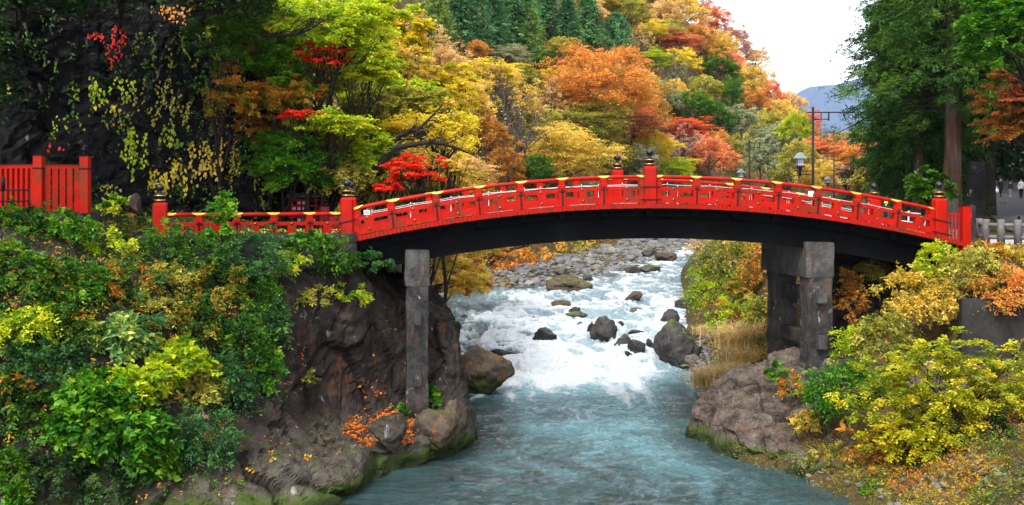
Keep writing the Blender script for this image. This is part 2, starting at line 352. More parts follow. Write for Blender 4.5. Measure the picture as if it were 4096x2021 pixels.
# far mountains, well beyond the valley
def mountain(name, Y, pts, thick, mat, s):
    us = np.linspace(pts[0][0], pts[-1][0], 160); v = np.interp(us, [p[0] for p in pts], [p[1] for p in pts])
    X = (us - 512) * Y / F; top = CZ - (v - V0) * Y / F + fbm(np.stack([X * 30 / Y, 0 * X + s, 0 * X], -1), 5, s) * Y * .004
    rows = []
    for k, w in enumerate(np.linspace(0, 1, 24)):                     # front slope up to the crest, then the back slope
        y = Y - thick * (1 - w); z = top * (w ** 1.15) - 2
        z = z + fbm(np.stack([X * 20 / Y, 0 * X + w * 6, 0 * X], -1), 4, s + 3) * Y * .01 * w * (1 - w) * 4
        rows.append(np.stack([X, 0 * X + y, z], -1))
    for w in (.6, 0): rows.append(np.stack([X, 0 * X + Y + thick * (1 - w) * .8, top * w - 2], -1))
    V = np.concatenate(rows); return tag(mk(name, V, grid_faces(len(rows), len(us)), mat, smooth=True), kind='structure')
m_mtn = plain('haze blue mountain forest', (.03, .045, .06, 1), .95, 0, .1, .5, .02)  # blue of the distant air put into the forest colour
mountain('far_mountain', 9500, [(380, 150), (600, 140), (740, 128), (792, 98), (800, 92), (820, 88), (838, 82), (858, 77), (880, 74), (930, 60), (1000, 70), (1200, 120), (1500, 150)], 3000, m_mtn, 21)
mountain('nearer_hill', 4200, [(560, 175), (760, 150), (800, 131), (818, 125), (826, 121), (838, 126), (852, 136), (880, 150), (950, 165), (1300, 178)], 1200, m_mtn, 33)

# ------------------------------------------------------------------ river
def water():
    YS = np.unique(np.r_[np.linspace(14, 36, 60), np.linspace(36, 62, 300), np.linspace(62, 112, 420), np.linspace(112, 200, 240), np.linspace(200, 330, 60)])
    T = np.linspace(0, 1, 230)
    Y = YS[:, None] + 0 * T; xl = XL(YS)[:, None] - 1.6; xr = XR(YS)[:, None] + 1.6; X = xl + (xr - xl) * T[None]
    P = np.stack([X, Y, 0 * X], -1); z = ZW(Y).copy()
    rap = sst(61, 73, Y + 2.2 * fbm(P * [.3, .14, 1], 3, 5)) * (1 - .3 * sst(88, 120, Y))
    warp = P + .9 * np.stack([fbm(P * .35, 3, 61), fbm(P * .35, 3, 67), 0 * X], -1)
    w1 = fbm(warp * [.42, .26, 1], 4, 40); w2 = 1 - 2 * np.abs(fbm(warp * [.8, .5, 1], 4, 47)); w3 = fbm(warp * [2.6, 1.4, 1], 3, 52)
    stk = fbm(warp * [1.5, .2, 1], 4, 57)                                   # streaks drawn out along the current
    amp = .12 + .9 * rap * (1 - .55 * sst(95, 140, Y)); edge = sst(0, 1.5, np.minimum(X - XL(Y), XR(Y) - X))
    z += amp * edge * (.24 * w1 + .2 * w2 + .09 * w3)
    for y0, hgt, wv in ((70.5, .45, 1.6), (75.5, .36, 2.4), (80, .28, 1.5), (84.5, .3, 1.8), (92, .26, 2.5), (101, .24, 2.5)):           # small drops across the rapids
        yy = Y - y0 - wv * fbm(np.stack([X * .22, 0 * X, 0 * X + y0], -1), 3, 71); z += hgt * (.5 + .5 * np.tanh(yy * 2.2)) - hgt * sst(-6, 8, yy) - .2 * np.exp(-((yy + 1.) / .6) ** 2) * rap
    pool = 1 - rap; z += pool * edge * (.06 * fbm(warp * [.7, 1.7, 1], 4, 80) + .035 * fbm(warp * [2.4, 5, 1], 3, 85))
    c = (X - XL(Y)) / (XR(Y) - XL(Y))
    fo = rap * (.4 + .55 * w2 + .45 * w1 + .25 * w3)
    fo = fo + .6 * np.exp(-((Y - 70.5 - 2.5 * w1 - 3 * stk) / 6.) ** 2) * sst(.05, .3, c) * sst(1., .8, c)
    fo = fo * (1 - .85 * sst(.42, .1, c) * sst(82, 95, Y) * (1 - sst(108, 114, Y))) * (1 - .85 * sst(.74, .95, c) * sst(74, 64, Y))
    fo = fo * (1 - .4 * sst(92, 118, Y)) + .35 * np.maximum(0, w2) * sst(112, 130, Y)
    tail = sst(50, 68, Y + 5 * (c - .45) + 4 * stk) * (1 - rap) * sst(.0, .25, c + .1 * w1) * (1 - .9 * sst(.7, .88, c))
    fo = fo + tail * (.6 + .7 * stk)
    aer_sheen = sst(38, 61, Y + 8 * (c - .5) + 3. * stk + 1.5 * w3) * sst(.05, .45, c + .12 * w1) * (1 - .8 * sst(.72, .92, c) * sst(72, 62, Y)) * (1 - .5 * sst(84, 110, Y))  # bubbly water below the rapids, plus the pool's sky reflection put into the colour
    z += .03 * np.clip(fo, 0, 1)
    P[..., 2] = z
    t = NT('river water'); p = t.pos(); fa = t.n('Attribute', attribute_name='foam').outputs['Fac']; ae = t.n('Attribute', attribute_name='aerated_sheen').outputs['Fac']; rp = t.n('Attribute', attribute_name='rapid').outputs['Fac']
    n1 = t.noise(p, 1.5, 8, .72, dist=.9, stretch=(1, .55, 1)); n2 = t.noise(p, 6, 6, .7, dist=.5, stretch=(1, .6, 1)); n3 = t.noise(p, .55, 5, .65, dist=1.3, stretch=(.55, 1.5, 1)); n4 = t.noise(p, 2.3, 6, .7, dist=1.5, stretch=(.5, 1.4, 1))
    deep = t.mix(t.step(t.noise(p, .8, 6, .7, dist=.9, stretch=(.4, 1.5, 1)), .4, .64), (.001, .016, .018, 1), (.004, .048, .05, 1))
    mid = t.mix(t.math('MULTIPLY', ae, t.math('ADD', .3, t.math('ADD', t.math('MULTIPLY', n4, .7), t.math('MULTIPLY', n2, .35))), True), deep, t.mix(rp, (.15, .37, .43, 1), (.3, .42, .48, 1)))
    ns = t.noise(p, 1.4, 6, .7, dist=.7, stretch=(1.5, .22, 1))
    fm = t.step(t.math('ADD', fa, t.math('MULTIPLY', t.math('SUBTRACT', t.math('ADD', t.math('ADD', t.math('MULTIPLY', n1, .35), t.math('MULTIPLY', n2, .2)), t.math('MULTIPLY', ns, .45)), .5), 1.7)), .18, .92)
    col = t.mix(fm, mid, t.mix(t.step(n2, .35, .65), (.5, .57, .62, 1), (.68, .71, .74, 1)))
    st = t.math('MULTIPLY', t.step(t.math('ADD', t.math('MULTIPLY', n3, .5), t.math('MULTIPLY', n4, .5)), .56, .66), .12)       # drifting bubbles on the pool
    col = t.mix(t.math('MULTIPLY', st, t.math('SUBTRACT', 1, rp)), col, (.5, .68, .7, 1))
    rough = t.math('ADD', .05, t.math('MULTIPLY', fm, .6))
    h = t.math('ADD', t.math('ADD', t.math('MULTIPLY', n4, .5), t.math('MULTIPLY', n3, .5)), t.math('ADD', t.math('MULTIPLY', n2, .3), t.math('MULTIPLY', t.noise(p, 4.5, 4, .7, dist=.6, stretch=(.6, 1.5, 1)), .45)))
    sh = t.pbsdf(col, rough, .6, 0, h, 1., .42)
    o = mk('river', P, grid_faces(len(YS), len(T)), t.out(sh), smooth=True, attrs={'foam': ('POINT', fo.ravel()), 'aerated_sheen': ('POINT', aer_sheen.ravel()), 'rapid': ('POINT', rap.ravel())})
    return tag(o, kind='structure')
water()

# ------------------------------------------------------------------ rock faces, as sheets through stations of control points
SH = {}
def sheet(name, stations, nu, nv, mat, amp=.5, sc=.35, seed=1, facet=.35, **kw):
    S = np.array(stations, float)                                     # stations x points x 3
    def res(A, n, ax):
        A = np.moveaxis(A, ax, 0); d = np.r_[0, np.cumsum(np.linalg.norm(np.diff(A, axis=0), axis=-1).mean(-1))]; t = np.linspace(0, d[-1], n)
        i = np.clip(np.searchsorted(d, t) - 1, 0, len(d) - 2); f = ((t - d[i]) / (d[i + 1] - d[i]))[:, None, None]
        p0, p1, p2, p3 = A[np.maximum(i - 1, 0)], A[i], A[i + 1], A[np.minimum(i + 2, len(d) - 1)]
        lin = p1 + (p2 - p1) * f; cr = .5 * (2 * p1 + (p2 - p0) * f + (2 * p0 - 5 * p1 + 4 * p2 - p3) * f ** 2 + (3 * p1 - p0 - 3 * p2 + p3) * f ** 3)
        return np.moveaxis(.5 * lin + .5 * cr, 0, ax)
    P = res(res(S, nu, 0), nv, 1)
    N = nrm(np.cross(np.gradient(P, axis=0), np.gradient(P, axis=1)))
    if N[..., 1].mean() > 0: N = -N
    Q = P * sc
    def blocks(Q, s):                                                   # fractured blocks: every cell is a tilted plane
        f1, f2, cid, vec = worley_v(Q, s); a, b_ = cid * 47.3, cid * 91.7
        return (cid - .5) * 1.2 + 1.1 * (vec * np.stack([np.sin(a), np.cos(b_), np.sin(a + b_)], -1)).sum(-1) - .45 * np.exp(-((f2 - f1) / .045) ** 2)
    wq = Q * [1, 1, .6] + .3 * np.stack([fbm(Q, 3, seed), fbm(Q, 3, seed + 9), fbm(Q, 3, seed + 5)], -1)
    D = amp * (facet * blocks(wq, seed) + facet * .3 * blocks(wq * 2.7 + 5, seed + 40) + facet * .07 * blocks(wq * 7.5 + 9, seed + 60) + .55 * fbm(Q * .8, 5, seed + 20) + .1 * fbm(Q * 8, 3, seed + 30))
    P = P + N * D[..., None]; SH[name] = (P, N, grid_faces(nu, nv))
    return tag(mk(name, P, grid_faces(nu, nv), mat, smooth=False), **kw)

LB = [[(-34, 31, -1.5), (-34, 33, 0), (-34, 35.5, 3), (-34, 37.5, 6.5), (-34, 39, 9.4), (-34, 54, 10)],
      [(-20, 33.5, -1.5), (-20, 34.5, 0), (-20, 36.5, 3), (-20, 38.5, 6.5), (-20, 40.2, 9.5), (-20, 56, 10)],
      [(-14, 35.6, -1.5), (-14, 36.6, 0), (-14, 38, 2.5), (-14, 40.2, 6), (-14, 42.2, 9), (-14, 58, 9.3)],
      [(-10, 36., -1.5), (-10, 37., 0), (-10, 38.6, 2), (-10, 42.1, 4.5), (-10, 44.4, 8.7), (-10, 60, 9.)],
      [(-8, 36.8, -1.5), (-8, 37.6, 0), (-8, 39.3, 1.3), (-8, 44.1, 2.7), (-8, 45.6, 8.3), (-8.2, 60, 8.7)],
      [(-6.4, 38.4, -1.5), (-6.4, 39.1, 0), (-6.4, 40.6, 1.), (-6.4, 45.4, 2.), (-6.4, 46.7, 7.6), (-6.8, 60, 8.2)],
      [(-5, 42.2, -1.5), (-5, 42.8, 0), (-5, 43.5, 1.2), (-5, 46.6, 1.8), (-5, 47.9, 6.6), (-5.6, 60, 7)],
      [(-3.6, 44.1, -1.5), (-3.6, 44.5, 0), (-3.6, 44.8, 1.5), (-3.6, 47.4, 1.8), (-3.6, 48.3, 6.), (-4.6, 60, 6)],
      [(-2.3, 45.5, -1.5), (-2.3, 45.8, 0), (-2.3, 46, 1.6), (-2.4, 47.7, 2.), (-2.6, 48.5, 5.1), (-4, 60, 5)],
      [(-1.7, 47.6, -1.5), (-1.8, 47.8, 0), (-2, 48, 1.5), (-2.1, 48.5, 2.1), (-2.5, 49.2, 4.7), (-4.2, 60, 4.6)],
      [(-2.5, 57.5, -1.5), (-2.8, 57.5, 0), (-3.2, 57.5, 1.2), (-3.5, 57.6, 2), (-3.8, 57.8, 3.4), (-6, 60, 4)]]
sheet('rock_bank', LB, 380, 240, m_cliff, .75, .26, 3, .5, kind='structure')
UC = [[(-44, 42, 7), (-43, 43, 15), (-43, 44, 24), (-43, 52, 40)], [(-36, 46, 7.5), (-35.5, 47, 15), (-35, 48.5, 23), (-36, 55, 38)],
      [(-28, 50, 8), (-28, 51, 15), (-27.5, 51.2, 22), (-28, 57, 34)], [(-20, 54, 8), (-20, 54.8, 14), (-19.5, 55, 20), (-21, 61, 30)],
      [(-14.5, 57, 8), (-14.6, 57.6, 12.5), (-14.8, 58.5, 17), (-16, 64, 23)], [(-11.6, 60, 7.5), (-11.8, 61, 10.5), (-12.2, 62, 13), (-13, 68, 18)],
      [(-10, 66, 6.5), (-10.2, 67, 8.5), (-10.5, 68, 10), (-12, 73, 13)]]
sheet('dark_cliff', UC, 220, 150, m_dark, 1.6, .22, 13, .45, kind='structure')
RO = [[(9.4, 56, -1.2), (9.6, 56, 0), (10.4, 56, .9), (11.5, 55.5, 1.8), (13.5, 55, 2.6), (16, 55, 3.4)],
      [(8.6, 52.5, -1.2), (8.7, 52.5, 0), (9.4, 52.6, 1.3), (10.8, 52.6, 2.4), (12.6, 52.5, 3.2), (16, 52.5, 3.6)],
      [(8, 50, -1.2), (8.1, 50.1, 0), (8.6, 50.3, 1.7), (10.2, 50.6, 2.7), (12.2, 50.6, 3.6), (16, 50.5, 3.8)],
      [(8.5, 47.9, -1.2), (8.7, 48.1, 0), (9.2, 48.5, 1.5), (10.8, 49.1, 2.3), (12.9, 49.3, 3.6), (16.5, 49, 3.9)],
      [(9.1, 46, -1.2), (9.3, 46.2, 0), (10, 46.9, 1.2), (11.6, 47.6, 1.9), (13.8, 47.8, 3.2), (17, 47.5, 4.1)],
      [(10.6, 43.8, -1.2), (10.8, 44, 0), (11.4, 44.7, .8), (12.8, 45.5, 1.4), (15, 46, 2.5), (17.6, 46, 4.3)],
      [(11.7, 40.5, -1.2), (11.9, 40.6, 0), (12.5, 41, .5), (13.6, 41.6, .9), (15.6, 42, 1.8), (18, 43, 4)]]
sheet('rock_outcrop', RO, 220, 150, m_out, .42, .5, 23, .8, kind='structure')

# ------------------------------------------------------------------ boulders and stones
def ico(n):
    t = (1 + 5 ** .5) / 2
    V = [(-1, t, 0), (1, t, 0), (-1, -t, 0), (1, -t, 0), (0, -1, t), (0, 1, t), (0, -1, -t), (0, 1, -t), (t, 0, -1), (t, 0, 1), (-t, 0, -1), (-t, 0, 1)]
    Fc = [(0, 11, 5), (0, 5, 1), (0, 1, 7), (0, 7, 10), (0, 10, 11), (1, 5, 9), (5, 11, 4), (11, 10, 2), (10, 7, 6), (7, 1, 8), (3, 9, 4), (3, 4, 2), (3, 2, 6), (3, 6, 8), (3, 8, 9), (4, 9, 5), (2, 4, 11), (6, 2, 10), (8, 6, 7), (9, 8, 1)]
    V = [np.array(v) / np.linalg.norm(v) for v in V]
    for _ in range(n):
        mid = {}; G = []
        def m(a, b):
            k = (min(a, b), max(a, b))
            if k not in mid: v = V[a] + V[b]; V.append(v / np.linalg.norm(v)); mid[k] = len(V) - 1
            return mid[k]
        for a, b, c in Fc: x, y, z = m(a, b), m(b, c), m(c, a); G += [(a, x, z), (b, y, x), (c, z, y), (x, y, z)]
        Fc = G
    return np.array(V), np.array(Fc)
ICO = {n: ico(n) for n in (1, 2, 4)}
def rock(seed, n=4, planes=16, rnd=.3, noise=.1):
    g = R(seed); V, Fc = ICO[n]; N = nrm(g.normal(size=(planes, 3))); d = 1 - rnd * g.random(planes)
    dots = V @ N.T; r = np.where(dots > .05, d / np.maximum(dots, .05), 9); k = 26.
    rr = -np.log(np.exp(-k * np.minimum(r, 2.2)).sum(1) + np.exp(-k * 1.05)) / k
    return V * (rr * (1 + noise * fbm(V * 2.2 + seed, 4, seed) + noise * .5 * (n >= 4) * fbm(V * 8 + seed, 3, seed + 3)))[:, None], Fc
def boulder(u, v, w, h, Y, mat, label, seed, depth=.8, rz=0, rnd=.34, sink=.25, group='boulders in the river'):
    """u, v: middle of the foot where it meets the water; w, h: width and height in the picture"""
    V, Fc = rock(seed, 4, 14, rnd); W_, H_ = w * Y / F, h * Y / F; c = at(u, v, Y)
    lo, hi = V.min(0), V.max(0); V = (V - (lo + hi) / 2) / (hi - lo)
    H2 = H_ / (1 - sink); V = V * [W_, W_ * depth, H2]; V[:, 2] += H2 * (.5 - sink)
    return tag(mk('boulder', V, Fc, mat, smooth=True, loc=(c[0], Y + W_ * depth * .3, c[2]), rot=(0, 0, rz)), label, 'boulder', group)
def wy(v): return 1.                                                    # (depth on the water is solved below)
def yw(v):
    lo, hi = 20., 300.
    for _ in range(50):
        m = (lo + hi) / 2
        if V0 + F * (CZ - float(ZW(m))) / m > v: lo = m
        else: hi = m
    return lo
BL = [  # u, v foot, w, h, material, label
    (481, 395, 68, 46, m_bouldbr, 'large mossy brown boulder at the foot of the left pier rock', 5),
    (678, 364, 48, 43, m_bould, 'largest dark grey boulder, by the right bank with moss on its crown', 8),
    (693, 299 + 66, 27, 11, m_stone, 'flat pale green stone in front of the largest dark boulder', 12),
    (604, 340, 29, 24, m_bould, 'square dark boulder topped with pale moss in mid rapids', 15),
    (592, 336, 11, 14, m_boulddk, 'narrow black rock leaning against the square boulder', 17),
    (583, 330, 13, 8, m_boulddk, 'low black rock left of the square boulder', 19),
    (620, 328, 11, 7, m_boulddk, 'small black rock right of the square boulder', 21),
    (623, 352, 19, 18, m_bould, 'mossy dome rock above the little waterfalls', 23),
    (637, 355, 19, 15, m_boulddk, 'black rock between the two little waterfalls', 25),
    (650, 352, 9, 14, m_boulddk, 'black rock wedged against the largest boulder', 26),
    (628, 359, 12, 8, m_boulddk, 'wet stone in the foam below the mossy dome rock', 27),
    (545, 346, 25, 18, m_boulddk, 'slanting black rock with white water pouring over it', 29),
    (502, 357, 28, 8, m_boulddk, 'low wet rock with water sheeting over it near the left bank', 31),
    (562, 309, 21, 9, m_bouldbr, 'mossy brown rock in the upper rapids', 33),
    (574, 314, 15, 7, m_boulddk, 'dark flat rock behind the low grey slab', 35),
    (578, 318, 24, 6, m_bould, 'low grey slab rock in the middle of the rapids', 37),
    (634, 301, 18, 10, m_bouldbr, 'rounded rock with moss alone in the upper stream', 39),
    (637, 312, 15, 4, m_bould, 'thin flat rock barely above the water', 41),
    (645, 328, 11, 5, m_boulddk, 'small dark rock left of the right bank boulders', 43),
    (637, 334, 18, 4, m_boulddk, 'flat wet rock above the mossy dome rock', 45),
    (671, 326, 23, 17, m_bould, 'grey boulder behind the largest dark boulder', 47),
    (683, 309, 17, 12, m_bould, 'pale grey boulder tucked under the right bank shrubs', 49),
    (712, 344, 18, 14, m_bould, 'brown grey boulder beside the wooden post', 51),
    (570, 292, 48, 16, m_bouldbr, 'wide tan and mossy boulder at the edge of the gravel bar', 53),
    (588, 281, 11, 7, m_bould, 'small mossy boulder behind the wide tan boulder', 55),
    (632, 274, 17, 8, m_bould, 'lone boulder at the upper water edge', 57),
    (445, 333, 14, 8, m_bouldbr, 'mossy rock at the left water edge behind the pier', 59),
    (464, 318, 8, 4, m_boulddk, 'little dark rock near the left bank', 61),
    (627, 246, 14, 11, m_bould, 'tall pale boulder far up the gravel bar', 63),
    (650, 257, 17, 9, m_bould, 'long grey boulder far upstream beside the channel', 65),
    (668, 261, 26, 9, m_bouldbr, 'broad brown boulder at the head of the rapids', 67),
    (650, 272, 24, 8, m_bould, 'pale lilac slab at the tip of the gravel bar', 69),
    (692, 350, 14, 8, m_stone, 'grey stone on the shingle by the wooden post', 72), (705, 354, 12, 7, m_stone, 'small round stone at the foot of the wooden post', 73),
]
for (u, v, w, h, m, lab, sd) in BL:
    boulder(u, v, w, h, yw(v), m, lab, sd, rz=(sd * 1.7) % 1 - .5, rnd=.4)
# the rocks on the ledge by the left pier
boulder(436, 446, 52, 36, 45.2, m_bouldbr, 'round lichen-spotted boulder on the ledge below the left pier', 75, .8, .3, .3, .2, 'rocks around the left pier')
boulder(386, 448, 42, 34, 43.6, m_cliff, 'square brown rock under the fallen leaves left of the round boulder', 77, .9, .2, .5, .2, 'rocks around the left pier')
boulder(455, 430, 24, 30, 46.6, m_bouldbr, 'tall rock behind the round boulder at the ledge corner', 79, .9, .5, .4, .2, 'rocks around the left pier')
boulder(134, 213, 15, 20, 43.8, m_cliff, 'pale pointed rock between the red fence and the railing post', 84, .7, .9, .75, .1, 'rocks around the left pier')

# ------------------------------------------------------------------ the arched bridge
BX, BY, BA = 5.958, 47.865, .1204
bridge = empty('arch_bridge', (BX, BY, 0), (0, 0, BA), label='red lacquered arched bridge with black girders and gilt fittings over the river', cat='bridge')
KA = .0086
dz = lambda x: 10.52 - KA * x * x
sl = lambda x: math.atan(-2 * KA * x)
PX = [-12.908, -10.976, -9.14, -7.371, -5.606, -3.848, -2.063, -.042, 1.989, 3.805, 5.615, 7.407, 9.204, 11.04, 13.091]
MAIN = (0, 7, 14); WB = 6.5
# deck planks
pl = MB().box((-.083, -.36, -.186), (.083, WB + .36, 0), .006).data('deck_plank', m_plank)
n = 158; pitch = .1745
for i in range(n):
    x = -13.25 + i * pitch
    link('deck_plank', pl, bridge, (x, 0, dz(x) - .004 * (i % 3)), (0, -sl(x), 0))
walk = MB(); sx = np.linspace(-13.1, 14.1, 60)
V = np.concatenate([[(x, .32, dz(x) + .012), (x, WB - .32, dz(x) + .012)] for x in sx])
walk.add(V, [(2 * i, 2 * i + 2, 2 * i + 3, 2 * i + 1) for i in range(59)]); walk.build('walkway_surface', m_deck, bridge)
# girders, curved
def girder(y0, y1, top, bot, name, xa=-13.2, xb=14.0):
    sx = np.linspace(xa, xb, 50); m = MB()
    V = np.concatenate([[(x, y0, dz(x) - top), (x, y1, dz(x) - top), (x, y1, dz(x) - bot - .0005 * x * x), (x, y0, dz(x) - bot - .0005 * x * x)] for x in sx])
    Fc = [(4 * i + k, 4 * i + (k + 1) % 4, 4 * i + 4 + (k + 1) % 4, 4 * i + 4 + k) for i in range(49) for k in range(4)] + [(3, 2, 1, 0), (196, 197, 198, 199)]
    return m.add(V, Fc).build(name, m_black, bridge)
for y in (.42, 2.1, 3.9, 5.58): girder(y, y + .5, .45, 1.42, 'girder')
for y in (.3, 6.2): girder(y - .1, y + .12, .46, .56, 'ledge_beam')
girder(.25, .33, .187, .46, 'fascia_board'); girder(6.17, 6.25, .187, .46, 'fascia_board')
for y in (.38, 6.08): girder(y, y + .6, 1.422, 1.5, 'girder_flange', -12.6, 13.2)
cb = MB().box((-.16, .02, -.52), (.16, WB - .02, -.188), .02).data('cross_beam', m_black)
for x in PX[1:-1]: link('cross_beam', cb, bridge, (x, 0, dz(x)), (0, -sl(x), 0))
# railing pieces, shared between bays
def giboshi(s=1.):
    pr = [(0, .0), (.2, 0), (.206, .02), (.206, .3), (.215, .305), (.215, .335), (.2, .35), (.15, .385), (.105, .4), (.085, .415), (.075, .44), (.085, .465), (.13, .5), (.157, .55), (.163, .6), (.152, .645), (.12, .685), (.075, .715), (.035, .735), (.012, .765), (0, .772)]
    return MB().lathe([(a * s, b * s) for a, b in pr], n=24).data('finial', m_giboshi)
fin = giboshi()
band = MB().lathe([(.2, 0), (.219, .004), (.219, .034), (.2, .038)], n=24).data('gold_band', m_gold)
def main_post(parent, x, y, zb, ztop, w=.54, mat=None, name='post', side=-1):
    m = MB(); h = ztop - zb; r = w / 2; a = .07
    prof = [(-.02, 0), (0, .0), (0, h - .12), (.012, h - .06), (.045, h - .018), (.1, h)]           # rounded square post with soft shoulders
    ring = lambda i, z: [(sx * (r - i) if q else sx * (r - i - a), sy * (r - i - a) if q else sy * (r - i), z) for sx, sy, q in ((-1, -1, 1), (-1, -1, 0), (1, -1, 0), (1, -1, 1), (1, 1, 1), (1, 1, 0), (-1, 1, 0), (-1, 1, 1))]
    V = np.array([ring(max(i, 0), z) for i, z in prof]); k = len(prof)
    Fc = [(a_ * 8 + i, a_ * 8 + (i + 1) % 8, a_ * 8 + 8 + (i + 1) % 8, a_ * 8 + 8 + i) for a_ in range(1, k - 1) for i in range(8)] + [tuple((k - 1) * 8 + i for i in range(8)), tuple(15 - i for i in range(8))]
    m.add(V, Fc, False); p = m.build(name, mat or m_red, parent, (x, y, zb))
    f = link('finial', fin, p, (0, 0, h - .005))
    for zz in (.075, .255): link('gold_band', band, p, (0, 0, h - .005 + zz))
    return p
stud = lambda m, x, z, y, r=.014: m.lathe([(0, 0), (r, 0), (r * .7, r * .8), (0, r)], (0, 0, 0), 6) if 0 else m.add(np.array([[x - r, y, z - r], [x + r, y, z - r], [x + r, y, z + r], [x - r, y, z + r], [x, y - r * .9, z]]), [(0, 1, 4), (1, 2, 4), (2, 3, 4), (3, 0, 4)], False, 1)
def cross_strap(h=.98):
    m = MB().box((-.033, -.012, 0), (.033, .0, h)).box((-.14, -.016, h - .16), (.14, -.0125, h - .095)).box((-.05, -.019, h - .165), (.05, -.0165, h - .09))
    for z in np.linspace(.06, h - .24, 6): stud(m, 0, z, -.013)
    for x in (-.11, -.075, .075, .11): stud(m, x, h - .128, -.018)
    stud(m, 0, h - .128, -.02); stud(m, 0, h - .04, -.013)
    return m.data('cross_strap', [m_iron, m_boss])
strap = cross_strap(.84)
def small_post():
    m = MB().box((-.16, -.16, 0), (.16, .16, .92), .02).box((-.115, -.13, .915), (.115, .13, 1.0), .01).box((-.155, -.15, .76), (.155, .15, .915), .03)
    m = MB().box((-.155, -.158, 0), (.155, .158, .74), .015).box((-.16, -.16, .742), (.16, .16, .93), .035).box((-.125, -.13, .93), (.125, .13, .965)).box((-.13, -.135, .966), (.13, .135, 1.11), .01)
    return m.data('rail_post', m_red)
sp = small_post()
boss = MB().lathe([(0, .03), (.028, .028), (.03, .012), (.05, .01), (.062, 0), (.05, -.02)], n=14).data('boss', m_boss)
strut = MB().box((-.175, -.135, 0), (.175, .135, .30), .012).data('strut', m_red)
cap = MB()
a = np.linspace(-.15 * math.pi, 1.15 * math.pi, 13); prof = np.stack([0 * a, np.cos(a) * .083, np.sin(a) * .083], -1)
for k, (x, lo) in enumerate(((-.25, 1.0), (-.18, .55), (-.1, .1), (.1, .1), (.18, .55), (.25, 1.0))):
    aa = np.linspace(-.12 * math.pi + lo, 1.12 * math.pi - lo, 13); cap.V.append(np.stack([0 * aa + x, np.cos(aa) * .082, np.sin(aa) * .082], -1))
cap.F = [[k * 13 + i, k * 13 + 13 + i, k * 13 + 14 + i, k * 13 + i + 1] for k in range(5) for i in range(12)]; cap.S = [True] * 60; cap.M = [0] * 60; cap.n = 78
capd = cap.data('gold_cap', m_gold)
def bar(L, y, z0, z1, name, mat=None, slot=False):
    m = MB()
    if not slot: m.box((-L / 2, -y, z0), (L / 2, y, z1), .012)
    else:                                       # a long slit is left open at the foot of the rail
        w = min(.6, L * .33); m.box((-L / 2, -y, z0), (-w, y, z1)).box((w, -y, z0), (L / 2, y, z1)).box((-w, -y, z0 + .05), (w, y, z1))
    return m.data(name, mat or m_red)
cache = {}
for side, y in ((-1, 0.), (1, WB)):
    for i, x in enumerate(PX):
        if i in MAIN:
            p = main_post(bridge, x, y, dz(x) - .02, dz(x) + 1.56 + (.06 if i == 7 else .15))
            if side < 0:
                for zz in ((.19, .74) if i == 7 else (.17, .72)):
                    m = MB(); L = .43; s_ = math.tan(sl(x))
                    for k in range(6):
                        xa, xb = -L + k * 2 * L / 6, -L + (k + 1) * 2 * L / 6
                        yf = -.282
                        za, zb2 = zz + xa * s_, zz + xb * s_; m.add([(xa, yf, za - .033), (xb, yf, zb2 - .033), (xb, yf, zb2 + .033), (xa, yf, za + .033), (xa, yf + .03, za - .033), (xb, yf + .03, zb2 - .033), (xb, yf + .03, zb2 + .033), (xa, yf + .03, za + .033)], [(0, 1, 2, 3), (3, 2, 6, 7), (4, 5, 1, 0), (0, 3, 7, 4), (1, 5, 6, 2)]); stud(m, (xa + xb) / 2, (za + zb2) / 2, yf)
                    m.build('strap', [m_iron, m_boss], p)
        else:
            p = link('rail_post', sp, bridge, (x, y, dz(x)), (0, -sl(x) * .6, 0))
            link('cross_strap', strap, p, (0, -.162, -.06) if side < 0 else (0, .162, -.06), (0, 0, 0 if side < 0 else math.pi))
            link('gold_cap', capd, bridge, (x, y, dz(x) + 1.158), (0, -sl(x), 0))
    for i in range(14):
        a, b = PX[i], PX[i + 1]; ga = .0 if i in MAIN else 0; x0, x1 = a, b; xm = (x0 + x1) / 2; L = math.hypot(x1 - x0, dz(x1) - dz(x0)); an = math.atan2(dz(x1) - dz(x0), x1 - x0)
        key = round(L, 2)
        if key not in cache: cache[key] = (bar(L, .125, .6, .745, 'middle_rail'), bar(L, .145, .012, .335, 'lower_rail', None, True))
        zc = (dz(x0) + dz(x1)) / 2; rot = (0, -an, 0)
        m = MB().tube([(q, y, dz(q) + 1.158) for q in np.linspace(x0, x1, 5)], .077, 14); m.build('handrail', m_red, bridge)
        r1 = link('middle_rail', cache[key][0], bridge, (xm, y, zc), rot); r2 = link('lower_rail', cache[key][1], bridge, (xm, y, zc), rot)
        link('strut', strut, bridge, (xm, y, zc + .318), rot)
        if i in (0, 6, 7, 13):                                          # gilt ends and half posts where the rail meets a big post
            e = x0 + .33 if i in (0, 7) else x1 - .33; e2 = x0 + .36 if i in (0, 7) else x1 - .36
            link('gold_cap', capd, bridge, (e, y, dz(e) + 1.158), (0, -sl(e), 0)); link('rail_post', sp, bridge, (e2, y + .001, dz(e2) - .03), (0, 0, 0), (.9, .86, 1.))
        for rr, zz in ((r1, .672), (r2, .2)):
            link('boss', boss, rr, (0, -.127 if rr is r1 else -.147, zz) if side < 0 else (0, .127 if rr is r1 else .147, zz), (math.pi / 2 if side < 0 else -math.pi / 2, 0, 0))

